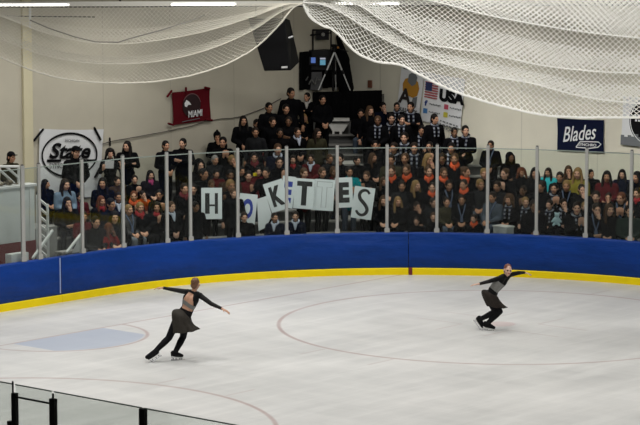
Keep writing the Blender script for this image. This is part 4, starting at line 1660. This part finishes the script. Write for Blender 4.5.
# ------------------------------------------------------------------ beam with tube lights from which the nets hang
dB = 51.0
bm = lambda x, y, k=0: at_depth(x, y, dB + k)
ya, yb = 4.8, 2.6
root = empty('ceiling_beam', V3(*bm(320, 4)))
R0 = V3(*root.location)
xa, xb = -260, 900
sl = (yb - ya) / 640
q = [bm(xa, ya + sl * xa + 1.6), bm(xb, ya + sl * xb + 1.6), bm(xb, ya + sl * xb - 3.0), bm(xa, ya + sl * xa - 3.0)]
MB().hexa([p - R0 for p in q] + [p - R0 + FW * .12 for p in q]).build('flange', mat('pale_beam_paint', (.42, .41, .37), .5), root)
q = [bm(xa, ya + sl * xa + 2.7), bm(xb, ya + sl * xb + 2.7), bm(xb, ya + sl * xb + 1.9), bm(xa, ya + sl * xa + 1.9)]
MB().hexa([p - R0 + FW * .02 for p in q] + [p - R0 + FW * .10 for p in q]).build('underside_shadow', m_gear, root)  # dark strip drawn for the shadow line under the beam
for x in (-200, 120, 470, 840): MB().cap(bm(x, 2, .06) - R0, bm(x, -150, .06) - R0, .02).build('hanger', m_gear, root)
tag(root, 'long pale beam across the top holding tube lights and nets', 'beam')
m_tube = mat('lit_tube', (.9, .9, .88), .4, emit=((1, .98, .9), 2.6))
for x0, x1, k in ((-30, 68, 1), (172, 235, 1), (332, 398, 1)):
    r2 = empty('tube_light', V3(*bm((x0 + x1) / 2, ya + sl * (x0 + x1) / 2, -.05)))
    Q0 = V3(*r2.location)
    yl = lambda x: ya + sl * x + .3
    MB().cap(bm(x0, yl(x0), -.05) - Q0, bm(x1, yl(x1), -.05) - Q0, .024).build('tube', m_tube, r2)
    MB().cap(bm(x0 - 1, yl(x0) - 1.2, -.03) - Q0, bm(x1 + 1, yl(x1) - 1.2, -.03) - Q0, .02).build('housing', m_white, r2)
    for x in (x0, x1): MB().box(bm(x, yl(x) - .4, -.04) - Q0, (.05, .05, .07)).build('end_cap', m_white, r2)
    tag(r2, {-30: 'lit tube light at top left on the pale beam', 172: 'lit tube light on the beam between left tube and loudspeaker', 332: 'lit tube light on the beam above the right net'}[x0], 'light', 'tube lights on the beam')

# white conduit and dark rod dropping from the beam at left
o = MB().cap(bm(30, 5, .3), bm(30, 27, .3), .03).build('conduit', m_rail)
tag(o, 'short white pipe dropping from the beam at top left', 'pipe')
o = MB().tube([bm(5, 16, .4), bm(50, 16.6, .45), bm(95, 17, .4)], .012).build('tie_cord', m_gear)
tag(o, 'straight dark cord behind the left net', 'cord')


# ------------------------------------------------------------------ the nets: diamond mesh of real strands
def spline(pts, x):
    """smooth curve through control points, clamped ends"""
    P = np.array(pts, float)
    X, Y = P[:, 0], P[:, 1]
    mth = np.gradient(Y, X)
    x = np.clip(x, X[0], X[-1])
    i = np.clip(np.searchsorted(X, x) - 1, 0, len(X) - 2)
    hh = X[i + 1] - X[i]
    t = (x - X[i]) / hh
    return (2 * t ** 3 - 3 * t ** 2 + 1) * Y[i] + (t ** 3 - 2 * t ** 2 + t) * hh * mth[i] + (-2 * t ** 3 + 3 * t ** 2) * Y[i + 1] + (t ** 3 - t ** 2) * hh * mth[i + 1]


def net(name, curves, xs, depth, cell, rad, m, label, back=.30, up=.38, rope=.022, dz=.35, skew=0.0):
    """curves: list of fold lines (top first, hem last); between folds the net doubles back behind itself"""
    lo = xs[0]
    cols = []
    scl = depth / FPX
    XS = np.arange(xs[0], xs[1], cell / scl * .5)
    Y = np.array([[spline(c, np.array([x]))[0] for c in curves] for x in XS])
    prof = []      # list of (y, depth offset) arrays over columns
    prof.append((Y[:, 0], np.zeros(len(XS))))
    for k in range(1, len(curves)):
        prof.append((Y[:, k], np.full(len(XS), -dz * .5)))
        if k < len(curves) - 1:
            gap = np.maximum(Y[:, k] - Y[:, k - 1], 0)
            prof.append((Y[:, k] - gap * up, np.full(len(XS), +dz * .5)))
    # resample every column into the same number of rows
    pts = np.array([[at_depth(XS[i], p[0][i], depth + p[1][i]) for p in prof] for i in range(len(XS))])
    seg = np.linalg.norm(np.diff(pts, axis=1), axis=2)
    mean = np.percentile(seg, 75, axis=0)
    nr = np.maximum(2, np.round(mean / (cell * .5)).astype(int))
    rows = []
    for k in range(len(prof) - 1):
        for j in range(nr[k]):
            t = j / nr[k]
            bulge = math.sin(math.pi * t) * .05
            rows.append(pts[:, k] * (1 - t) + pts[:, k + 1] * t + FW * bulge)
    rows.append(pts[:, -1])
    G = np.array(rows)
    jit = rng.normal(0, cell * .03, G.shape)
    G = G + jit
    R_, C_ = G.shape[:2]
    A, Bn = [], []
    for r in range(R_ - 1):
        for c in range(C_ - 1):
            if (r + c) % 2 == 0: A.append(G[r, c]); Bn.append(G[r + 1, c + 1])
            else: A.append(G[r, c + 1]); Bn.append(G[r + 1, c])
    A, Bn = np.array(A), np.array(Bn)
    d = Bn - A
    d /= np.linalg.norm(d, axis=1)[:, None] + 1e-9
    x = np.cross(d, FW); x /= np.linalg.norm(x, axis=1)[:, None] + 1e-9
    y = np.cross(d, x)
    ring_ = []
    for q in (0, 2 * math.pi / 3, 4 * math.pi / 3): ring_.append((x * math.cos(q) + y * math.sin(q)) * rad)
    V = np.concatenate([A + ring_[0], A + ring_[1], A + ring_[2], Bn + ring_[0], Bn + ring_[1], Bn + ring_[2]])
    n = len(A)
    i = np.arange(n)
    F = np.concatenate([np.stack([i + a * n, i + b * n, i + (3 + b) * n, i + (3 + a) * n], 1) for a, b in ((0, 1), (1, 2), (2, 0))])
    me = D.meshes.new(name)
    me.vertices.add(len(V)); me.vertices.foreach_set('co', V.ravel())
    me.loops.add(F.size); me.loops.foreach_set('vertex_index', F.ravel().astype(np.int32))
    me.polygons.add(len(F)); me.polygons.foreach_set('loop_start', (np.arange(len(F)) * 4).astype(np.int32))
    me.update(calc_edges=True)
    o = link(name, me, m)
    tag(o, label, 'net', 'white safety nets gathered above the rink')
    MB().tube([G[-1, c] for c in range(C_)], rope, 6).build('hem_rope', m, o)
    for k in range(1, len(curves) - 1):
        MB().tube([pts[c, 1 + (k - 1) * 2] for c in range(C_)], rope * .5, 5).build('fold_rope', m, o)
    print(name, R_, C_, n)
    return o


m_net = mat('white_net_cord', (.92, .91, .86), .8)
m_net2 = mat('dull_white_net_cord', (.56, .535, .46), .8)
A_ = [(300, -6), (330, -20), (400, -30), (700, -34)]
F1 = [(300, -2), (330, -4), (380, -6), (432, 1), (480, 13.5), (545, 26), (600, 34), (640, 38), (700, 43)]
F2 = [(301, 0), (340, 0), (362, 7), (377, 17), (402, 32), (420, 42), (450, 48), (480, 52), (540, 65), (590, 71), (640, 73.5), (700, 76)]
F3 = [(302, 2), (320, 4), (340, 12), (370, 31), (400, 47), (432, 60), (460, 68), (480, 74), (530, 83), (580, 96), (640, 104), (700, 108)]
HM = [(303, 4), (308, 14), (320, 24), (335, 31), (352, 49), (370, 59.5), (402, 65.5), (425, 77.5), (450, 89.5), (480, 100), (510, 108), (540, 114.5), (570, 117), (626, 117.5), (700, 118)]
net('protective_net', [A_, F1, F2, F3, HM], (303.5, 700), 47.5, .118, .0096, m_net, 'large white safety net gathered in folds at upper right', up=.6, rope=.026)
T_ = [(-60, 4), (100, 5), (304, 3)]
L1 = [(-60, 4), (0, 16), (40, 31), (80, 41), (120, 44), (160, 40), (210, 30), (255, 16), (290, 4), (304, 3.2)]
L2 = [(-60, 20), (0, 39), (40, 54), (80, 62), (120, 64), (160, 61), (210, 49), (255, 29), (285, 10), (304, 3.4)]
L3 = [(-60, 28), (0, 57), (30, 69.5), (60, 78), (100, 82.5), (130, 83), (160, 81), (200, 73), (235, 60), (260, 44), (280, 24), (296, 6), (304, 3.6)]
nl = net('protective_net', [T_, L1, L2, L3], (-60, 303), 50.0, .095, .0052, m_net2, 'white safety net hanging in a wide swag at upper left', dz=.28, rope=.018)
cd = [(30, 20), (48, 28), (75, 37), (95, 41.8), (118, 42.3), (130, 38.5), (160, 30.5), (190, 21), (205, 15)]
t = MB().tube([at_depth(x, y, 49.7) for x, y in cd], .014).build('dark_cord', mat('dark_net_cord', (.14, .13, .11), .7), nl)

# ------------------------------------------------------------------ glass and boards on the camera's side of the rink
NG_U = -13.4
m_bpost = mat('black_post_paint', (.006, .007, .006), .5, spec=.15)
nw = lambda x, y: on_plane(x, y, 0, NG_U)[1]
w1, w2, w3, w4 = nw(14.5, 385), nw(53, 391), nw(143, 408), nw(240, 425)
NZ = 2.70
BT = 1.07
edges = [w1 + 1.5, w1, w2, w3, w4, w4 - 1.6]
for i in range(len(edges) - 1):
    a, b_ = edges[i] - .02, edges[i + 1] + .02
    o = MB().box((NG_U, (a + b_) / 2, (BT + NZ) / 2), (.014, a - b_, NZ - BT)).build('rink_glass', m_glass)
    tag(o, ['near glass pane at bottom left edge, left of the thick black post', 'near glass pane with a thin bar between the two left black posts', 'near glass pane left of the rightmost black post', 'near glass pane right of the rightmost black post', 'near glass pane right of all black posts, mostly out of view'][i], 'glass pane', 'near rink glass panes')
    MB().box((NG_U, (a + b_) / 2, NZ + .004), (.018, a - b_, .012)).build('top_edge', m_edge, o)
    if i == 1:
        MB().cap((NG_U - .02, a, NZ - .14), (NG_U - .02, b_, NZ - .14), .012).build('thin_bar', m_bpost, o)
for i, (ww, lab, dz_) in enumerate(((w1, 'thick black post holding near glass at bottom left', .10), (w2, 'black post holding near glass, second from left', .08), (w3, 'black post holding near glass, right of the other two', .0))):
    root = empty('glass_post', (NG_U, ww, BT))
    bevel(MB().box((0, 0, (NZ - BT - dz_) / 2), (.06, .085 if i else .07, NZ - BT - dz_)).build('upright', m_bpost, root), .008)
    if i == 0:
        bevel(MB().box((0, .085, (NZ - BT - .45) / 2), (.06, .06, NZ - BT - .45)).build('short_upright', m_bpost, root), .008)
        MB().cap((0, .03, NZ - BT - .1), (0, .03, NZ - BT + .03), .012).build('pin', m_clip, root)
    else:
        MB().cap((0, .0, NZ - BT - dz_ - .02), (0, .0, NZ - BT - .03), .014).build('pin', m_clip, root)
    tag(root, lab, 'post', 'black posts holding the near rink glass')
root = MB().box((NG_U - .07, -22, BT / 2), (.2, 40, BT)).build('dasher_board', m_dkseam)
MB().box((NG_U - .06, -22, BT + .015), (.24, 40, .03)).build('top_rail', m_blk, root)
MB().box((NG_U + .04, -22, .09), (.03, 40, .18)).build('kick_plate', m_yel, root)
tag(root, 'rink board under the near glass at bottom left', 'rink board')
# ------------------------------------------------------------------ the two skaters
m_dress = mat('black_dress_mesh', (.006, .006, .0065), .6, spec=.12, noise=.3, scale=30)
m_sleeve = mat('sheer_black_sleeve', (.016, .015, .015), .6, spec=.12, noise=.5, scale=25)
m_legg = mat('black_leggings', (.004, .004, .005), .65, spec=.12)
m_skirt = mat('dark_taupe_skirt', (.034, .030, .025), .7, spec=.12, noise=.35, scale=16)
m_skirt2 = mat('dark_brown_skirt', (.024, .019, .016), .7, spec=.12, noise=.35, scale=16)
m_silver = mat('silver_beaded_bodice', (.16, .16, .15), .45, noise=.5, scale=70, bump=.4, bscale=120)
m_boot = mat('black_boot_cover', (.008, .008, .009), .5, spec=.12)
m_blade = mat('steel_blade', (.75, .76, .78), .25, .7)
m_sole = mat('white_sole', (.70, .70, .69), .5)
m_skS = mat('skater_skin', (.52, .29, .19), .5)
m_skS2 = mat('skater_fair_skin', (.60, .38, .29), .5)
m_eyeS = mat('dark_eye_makeup', (.02, .012, .012), .5)
m_lipS = mat('red_lip', (.36, .05, .05), .45)
m_hairS = mat('hair_light_brown', (.14, .065, .03), .45, noise=.35, scale=50)
m_hairA = mat('hair_auburn_tied', (.15, .04, .018), .45, noise=.35, scale=50)
ROT = YAW - math.pi / 2


def unit(v):
    v = np.array(v, float)
    return v / (np.linalg.norm(v) + 1e-12)


class Skater:
    """joints are given as (photo crop x, crop y, depth in metres); X right, Y away, Z up in the skater's own frame"""
    def __init__(s, ref, ground, k):
        s.ref, s.ground, s.k = ref, ground, k
        s.J = {}

    def j(s, name, px, py, Y):
        up = (s.ground - py) * s.k
        s.J[name] = V3((px - s.ref) * s.k, Y, (up - Y * .119) / .993)
        return s.J[name]


def build_skater(S, pos, face_dir, face_up, skin, hair_m, label, skirt_m, skirt_rings, toes, hands, clothes, bun, arm_r=1.0):
    J = S.J
    f = unit(face_dir)
    upv = unit(np.array(face_up) - f * np.dot(face_up, f))
    rgt = np.cross(upv, -f)          # head frame looks along -Y: back = -f
    HR = np.stack([np.cross(-f, upv), -f, upv], 1)
    hc = J['head']
    b = MB()
    bones = []

    def bone(n, a, c, r1, r2):
        b.cap(a, c, r1, r2, 14, 4)
        bones.append((n, a, c, r1, r2))
    add_head(b, hc, HR, .98)
    bones.append(('head', hc, hc + upv * .02, .1, .1))
    bone('neck', J['neck'], hc - upv * .05 - f * .02, .050, .044)
    shm = (J['Lsh'] + J['Rsh']) / 2
    hipm = (J['Lhip'] + J['Rhip']) / 2
    across = unit(J['Rsh'] - J['Lsh']); hacross = unit(J['Rhip'] - J['Lhip'])
    ch = J['chest']; wa = J['waist']
    for e in (-1, 1):
        bone('torso', hipm + hacross * .055 * e, wa + hacross * .03 * e, .10, .085)
        bone('torso', wa + across * .03 * e, ch + across * .06 * e, .085, .095)
        bone('torso', ch + across * .05 * e, shm + across * .075 * e, .09, .062)
    bone('torso', shm, J['neck'], .062, .05)
    for sd in 'LR':
        bone('shoulder', shm, J[sd + 'sh'], .06, .052)
        bone(sd + 'uparm', J[sd + 'sh'], J[sd + 'el'], .047 * arm_r, .036 * arm_r)
        bone(sd + 'forearm', J[sd + 'el'], J[sd + 'wr'], .036 * arm_r, .023)
        d, nrm = hands[sd]
        add_hand(b, J[sd + 'wr'], d, nrm, L=.175, r=.0085, curl=.35, side=1 if sd == 'L' else -1)
        bones.append((sd + 'hand', J[sd + 'wr'], J[sd + 'wr'] + unit(d) * .17, .03, .02))
        bone('thigh', J[sd + 'hip'], J[sd + 'kn'], .088, .058)
        kn, an = J[sd + 'kn'], J[sd + 'an']
        bone('shank', kn, kn * .65 + an * .35, .056, .058)
        bone('shank', kn * .65 + an * .35, an, .056, .038)
        td = unit(toes[sd])
        bone('foot', an - td * .03, an + td * .13 - unit(an - kn) * -.04, .045, .034)
    b.ell(hipm, (.13, .115, .11))
    gl = J.get('seat')
    if gl is not None: b.ell(gl, (.108, .105, .10))
    me = unify(b, .0075, 2, 'person_skater')
    for mm in (skin, m_eyeS, m_lipS): me.materials.append(mm)
    paint_face(me, hc, HR, .98, 1, 2, 1.45)
    o = link('person', me, None)
    o.location = pos
    o.rotation_euler = (0, 0, ROT)
    tag(o, label, 'person', 'two ice skaters')
    # nearest bone per face
    n = len(me.polygons)
    ce = np.empty(n * 3); me.polygons.foreach_get('center', ce); ce = ce.reshape(-1, 3)
    best = np.full(n, 1e9); who = np.empty(n, dtype=object)
    tpar = np.zeros(n)
    for nm, a, c, r1, r2 in bones:
        d = c - a; L2 = d @ d
        t = np.clip(((ce - a) @ d) / L2, 0, 1)
        dist = np.linalg.norm(ce - (a + t[:, None] * d), axis=1) - (r1 + (r2 - r1) * t)
        mk = dist < best
        best[mk] = dist[mk]; who[mk] = nm; tpar[mk] = t[mk]
    frame = dict(sh=shm, hip=hipm, waist=wa, chest=ch, across=across, neck=J['neck'])
    for name, m, off, sel in clothes:
        mask = sel(who, ce, tpar, frame)
        bm = bmesh.new(); bm.from_mesh(me); bm.faces.ensure_lookup_table()
        bmesh.ops.delete(bm, geom=[bm.faces[i] for i in range(n) if not mask[i]], context='FACES')
        for v in bm.verts: v.co += v.normal * off
        for fc in bm.faces: fc.material_index = 0; fc.smooth = True
        # turn the edge inwards so the cloth has a rim
        ed = [e for e in bm.edges if e.is_boundary]
        r = bmesh.ops.extrude_edge_only(bm, edges=ed)
        vs = [v for v in r['geom'] if isinstance(v, bmesh.types.BMVert)]
        nrm = {v: v.normal.copy() for v in vs}
        for v in vs: v.co -= nrm[v] * (off * .9)
        cm = D.meshes.new(name); bm.to_mesh(cm); bm.free()
        cm.materials.append(m)
        link(name, cm, None, o)
    # hair pulled tight with a bun
    h = MB()
    q = lambda x, y, z: hc + HR @ V3(x, y, z)
    h.ell(q(0, .024, .034), (.079, .092, .093), HR); h.ell(q(0, .055, -.02), (.072, .062, .075), HR)
    hm = unify(h, .008, 2, 'tied_hair'); hm.materials.append(hair_m)
    ho = link('tied_hair', hm, None, o)
    h = MB(); h.ell(q(*bun), (.040, .036, .038), HR)
    for k in range(8):
        a = k * math.pi / 4
        h.ell(q(bun[0] + .022 * math.cos(a), bun[1] + .012, bun[2] + .022 * math.sin(a)), (.018, .018, .018), HR, 8, 5)
    bu = unify(h, .007, 1, 'bun'); bu.materials.append(hair_m)
    link('bun', bu, None, ho)
    # skirt: rings from waist to a fluttering hem
    mb = MB(); N = 48
    V, F = [], []
    for ri, (c, ax, ay, rx_, ry_, fl) in enumerate(skirt_rings):
        ax, ay = unit(ax), unit(ay)
        for k in range(N):
            t = 2 * math.pi * k / N
            rr_ = 1 + fl * math.sin(t * 7 + ri * .4) + fl * .6 * math.sin(t * 11 + 1)
            V.append(np.array(c) + ax * rx_ * rr_ * math.cos(t) + ay * ry_ * rr_ * math.sin(t))
    for i in range(len(skirt_rings) - 1):
        for k in range(N): F.append((i * N + k, i * N + (k + 1) % N, (i + 1) * N + (k + 1) % N, (i + 1) * N + k))
    mb.add(V, F)
    sk = mb.build('skirt', skirt_m, o, smooth=True)
    so = sk.modifiers.new('t', 'SOLIDIFY'); so.thickness = .006
    sb = sk.modifiers.new('s', 'SUBSURF'); sb.levels = 1; sb.render_levels = 2
    # boots and blades
    for sd in 'LR':
        an, kn = J[sd + 'an'], J[sd + 'kn']
        td = unit(toes[sd])
        sh = unit(kn - an)
        upf = unit(sh - td * sh.dot(td))
        if upf[2] < 0: upf = -upf
        b2 = MB()
        b2.cap(an + sh * .12, an - upf * .005, .052, .05, 12, 4)
        b2.cap(an - td * .035 - upf * .035, an + td * .06 - upf * .03, .044, .046, 12, 4)
        b2.cap(an + td * .06 - upf * .03, an + td * .155 - upf * .042, .046, .032, 12, 4)
        bmh = unify(b2, .009, 2, 'skate'); bmh.materials.append(m_boot)
        bo = link('skate', bmh, None, o)
        sl = MB()
        side = np.cross(td, upf)
        Mx = np.stack([td, side, upf], 1)
        sl.box(an + td * .055 - upf * .083, (.235, .062, .016), Mx)
        sl.box(an - td * .035 - upf * .074, (.055, .05, .03), Mx)
        sol = sl.build('sole', m_sole, bo)
        bl = MB()
        bl.box(an + td * .06 - upf * .128, (.27, .012, .022), Mx)
        bl.cap(an + td * .185 - upf * .124, an + td * .205 - upf * .112, .010, .008, 8, 2)
        for xx_ in (-.03, .03, .11, .15): bl.box(an + td * xx_ - upf * .103, (.022, .012, .036), Mx)
        bl.build('blade', m_blade, bo)
    return o


# left skater: gliding away, arms spread, back to the camera
S = Skater(195, 387, .004448)
S.j('Ran', 190, 357, .0); S.j('Rkn', 224, 290, .17); S.j('Rhip', 240, 203, .02)
S.j('Lan', 107, 350, -.16); S.j('Lkn', 166, 292, -.02); S.j('Lhip', 207, 203, .06)
S.j('waist', 247, 165, .06); S.j('chest', 260, 126, .05); S.j('neck', 274, 94, .06); S.j('head', 280, 62, .08)
S.j('Lsh', 244, 97, .12); S.j('Lel', 190, 90, .24); S.j('Lwr', 137, 81, .34)
S.j('Rsh', 300, 112, .0); S.j('Rel', 348, 146, -.09); S.j('Rwr', 396, 166, -.22)
S.j('seat', 213, 196, -.02)
J = S.J
for a, c in (('Rhip', 'Rkn'), ('Rkn', 'Ran'), ('Lhip', 'Lkn'), ('Lkn', 'Lan'), ('Lsh', 'Lel'), ('Lel', 'Lwr'), ('Rsh', 'Rel'), ('Rel', 'Rwr'), ('Lsh', 'Rsh'), ('waist', 'neck')):
    print('L', a, c, round(float(np.linalg.norm(J[a] - J[c])), 3))


def is_(who, *names): return np.isin(who, names)




def left_bodice(who, ce, t, fr):
    # shoulders and yoke all round, open diamond over the back (camera side)
    d = ce - fr['sh']
    up = unit(fr['neck'] - fr['waist'])
    h = (ce - fr['waist']) @ up
    x = (ce - fr['chest']) @ fr['across']
    back = (ce - fr['chest']) @ (np.cross(up, fr['across']))
    front = back * np.sign(np.cross(up, fr['across']) @ V3(0, 1, 0)) > 0.0
    body = is_(who, 'torso', 'shoulder')
    opened = (~front) & (h > -.03) & (h < .30) & (np.abs(x) < .105 - np.maximum(h - .16, 0) * .35)
    return body & ~opened & (h > -.25)


def left_band(who, ce, t, fr):
    up = unit(fr['neck'] - fr['waist'])
    h = (ce - fr['waist']) @ up
    x = (ce - fr['chest']) @ fr['across']
    return is_(who, 'torso') & (h + x * .2 > .045) & (h + x * .2 < .115)


def legs(who, ce, t, fr): return is_(who, 'thigh', 'shank', 'foot') | (is_(who, 'torso') & ((ce - fr['hip'])[:, 2] < .06))


wdir = unit(J['neck'] - J['waist'])
ax1 = unit(np.cross(wdir, V3(0, 1, 0))); ay1 = np.cross(wdir, ax1)
P = lambda px, py, Y: V3((px - 195) * .004448, Y, ((387 - py) * .004448 - Y * .119) / .993)
rings = [(P(243, 168, .055), ax1, ay1, .118, .105, 0),
         (P(224, 181, .03), (1, .15, -.50), (0, 1, 0), .192, .198, .0),
         (P(218, 203, .01), (1, .15, -.42), (0, 1, 0), .208, .215, .02),
         (P(226, 228, .0), (1, .15, -.22), (0, 1, 0), .205, .215, .05),
         (P(238, 252, .0), (1, .15, .03), (0, 1, 0), .232, .235, .08),
         (P(241, 262, .0), (1, .15, .12), (0, 1, 0), .236, .24, .11)]
pL = at_depth(180, 360.3, 1.0)
def ground(x, y): return on_plane(x, y, 2, 0)
# put the right blade on the ice at its place in the photo
g0 = ground(130 + 198 / 4.25, 270 + 383 / 4.25)
offs = np.array(Matrix.Rotation(ROT, 3, 'Z')) @ V3((198 - 195) * .004448, 0, 0)
skL = build_skater(S, V3(g0[0] - offs[0], g0[1] - offs[1], .0), (.45, .85, -.05), (.1, .1, 1), m_skS, m_hairS,
                   'person skating away in black dress with bare back and taupe skirt, arms spread wide', m_skirt, rings,
                   {'R': (.85, .5, -.12), 'L': (-.62, -.25, -.36)}, {'L': ((-1, .25, -.05), (0, 0, -1)), 'R': ((.85, -.25, -.42), (0, 0, -1))},
                   [('leggings', m_legg, .007, legs), ('sleeve', m_sleeve, .005, lambda w, c, t, f: is_(w, 'Luparm', 'Lforearm')), ('sleeve', m_sleeve, .005, lambda w, c, t, f: is_(w, 'Ruparm', 'Rforearm')), ('dress_bodice', m_dress, .006, left_bodice), ('silver_band', m_silver, .010, left_band)],
                   (0, .108, .055))

# right skater: low on a bent knee, arms out, facing the camera
S = Skater(180, 380, .00429)
S.j('Lan', 174, 350, -.06); S.j('Lkn', 232, 290, -.16); S.j('Lhip', 196, 226, .05)
S.j('Ran', 143, 329, .02); S.j('Rkn', 212, 292, -.13); S.j('Rhip', 184, 226, -.10)
S.j('waist', 206, 188, -.02); S.j('chest', 236, 152, -.03); S.j('neck', 260, 124, -.04); S.j('head', 270, 95, -.07)
S.j('Rsh', 236, 131, -.12); S.j('Rel', 180, 148, -.17); S.j('Rwr', 131, 160, -.22)
S.j('Lsh', 283, 118, .06); S.j('Lel', 327, 110, .20); S.j('Lwr', 358, 109, .36)
S.j('seat', 180, 214, .03)
J = S.J
for a, c in (('Rhip', 'Rkn'), ('Rkn', 'Ran'), ('Lhip', 'Lkn'), ('Lkn', 'Lan'), ('Lsh', 'Lel'), ('Lel', 'Lwr'), ('Rsh', 'Rel'), ('Rel', 'Rwr'), ('Lsh', 'Rsh'), ('waist', 'neck')):
    print('R', a, c, round(float(np.linalg.norm(J[a] - J[c])), 3))


def right_yoke(who, ce, t, fr):
    up = unit(fr['neck'] - fr['waist'])
    h = (ce - fr['waist']) @ up
    return (is_(who, 'torso', 'shoulder') & (h > .19)) | is_(who, 'Luparm', 'Ruparm')




def right_silver(who, ce, t, fr):
    up = unit(fr['neck'] - fr['waist'])
    h = (ce - fr['waist']) @ up
    return is_(who, 'torso', 'shoulder') & (h <= .205) & (h > -.015)


def right_waist(who, ce, t, fr):
    up = unit(fr['neck'] - fr['waist'])
    h = (ce - fr['waist']) @ up
    return is_(who, 'torso') & (h <= -.0) & (h > -.2)


wdir = unit(J['neck'] - J['waist'])
ax1 = unit(np.cross(wdir, V3(0, 1, 0))); ay1 = np.cross(wdir, ax1)
P = lambda px, py, Y: V3((px - 180) * .00429, Y, ((380 - py) * .00429 - Y * .119) / .993)
rings = [(P(203, 191, -.02), ax1, ay1, .115, .105, 0),
         (P(191, 201, -.01), (1, 0, -.55), (0, 1, 0), .175, .20, 0),
         (P(187, 216, .0), (1, 0, -.40), (0, 1, 0), .197, .235, .02),
         (P(196, 236, .0), (1, 0, -.25), (0, 1, 0), .19, .24, .04),
         (P(211, 258, -.02), (1, 0, -.18), (0, 1, 0), .205, .22, .06),
         (P(222, 268, -.02), (1, 0, -.08), (0, 1, 0), .205, .225, .09)]
g0 = ground(450 + 182 / 4.72, 250 + 379.5 / 4.72)
Rm = np.array(Matrix.Rotation(ROT, 3, 'Z'))
tgt = V3(g0[0], g0[1], 0) - Rm @ V3((182 - 180) * .00429, -.05, 0)
skR = build_skater(S, V3(tgt[0], tgt[1], .0), (.25, -.95, -.08), (.12, 0, 1), m_skS2, m_hairA,
                   'person skating low on a bent knee in silver bodice and dark brown skirt, facing camera', m_skirt2, rings,
                   {'L': (.93, -.25, -.18), 'R': (.55, -.3, -.76)}, {'R': ((-1, -.1, -.12), (0, 0, -1)), 'L': ((.85, .45, -.3), (0, 0, -1))},
                   [('leggings', m_legg, .007, legs), ('dress_yoke', m_dress, .005, right_yoke), ('sleeve', m_sleeve, .005, lambda w, c, t, f: is_(w, 'Lforearm')), ('sleeve', m_sleeve, .005, lambda w, c, t, f: is_(w, 'Rforearm')), ('silver_bodice', m_silver, .008, right_silver), ('waist_panel', m_dress, .009, right_waist)],
                   (0, .10, .06))

# ------------------------------------------------------------------ light: rink lamps high over the ice, added fill lamps, ambient for hall bounce
W = D.worlds.new('hall_ambient')
sc.world = W
W.use_nodes = True
bg = W.node_tree.nodes['Background']
bg.inputs[0].default_value = (1, .96, .88, 1)
bg.inputs[1].default_value = .07  # even ambient standing in for light bounced around the hall


def lamp(loc, size, power, col=(1, .982, .945), rot=(0, 0, 0), spread=140):
    d = D.lights.new('rink_or_fill_lamp', 'AREA')
    d.shape = 'RECTANGLE'
    d.size, d.size_y = size
    d.energy = power
    d.color = col
    d.spread = math.radians(spread)
    o = D.objects.new('rink_or_fill_lamp', d)
    COL.objects.link(o)
    o.location = loc
    o.rotation_euler = rot
    tag(o, 'rink lamp high over the ice or added fill lamp', 'light', 'rink lamps')  # shared by the rink rows and the added fill lamps


for u in (-9, -3, 3, 9):
    for w in (-1, -8, -15, -22, -29):
        lamp((u, w, 10.5), (2.4, .8), {-1: 225, -8: 165, -15: 125}.get(w, 90), spread=128)
for p_ in ((8.0, 4.9), (4.5, 4.9), (1.0, 4.9)):  # added fill lamps above the left stands, to brighten the end wall
    lamp((p_[0], p_[1], 7.3), (1.6, .4), 150 if p_[0] > 13 else 66, spread=125)
lamp((13.3, 3.0, 7.6), (1.2, .4), 62, spread=130)  # added fill lamp that lifts the dark corner
for w_ in (-12, -7.5, -3, 1.5):      # added slanted fill lamps, aimed low to brighten the side wall
    dv = Vector((WALL_U - 9.5, 0, 2.3 - 8.6))
    lamp((9.5, w_, 8.6), (1.2, .5), 27, rot=dv.to_track_quat('-Z', 'Y').to_euler(), spread=42)
for a_, b_ in (((-1.5, -11.5, 10.2), (3.6, -3.2, 6.4)), ((1.5, -15.5, 10.2), (6.4, -6.8, 6.4)), ((4.5, -19, 10.2), (9.0, -10.5, 6.4))):      # added slanted fill lamps to brighten the right net
    dv = Vector(b_) - Vector(a_)
    lamp(a_, (1.0, .5), 34, rot=dv.to_track_quat('-Z', 'Y').to_euler(), spread=55)
sc.view_settings.view_transform = 'Standard'
sc.view_settings.look = 'None'
sc.view_settings.gamma = 1
sc.view_settings.exposure = 0
sc.view_settings.use_curve_mapping = False
sc.cycles.transparent_max_bounces = 24
sc.cycles.use_denoising = True
sc.cycles.caustics_reflective = False
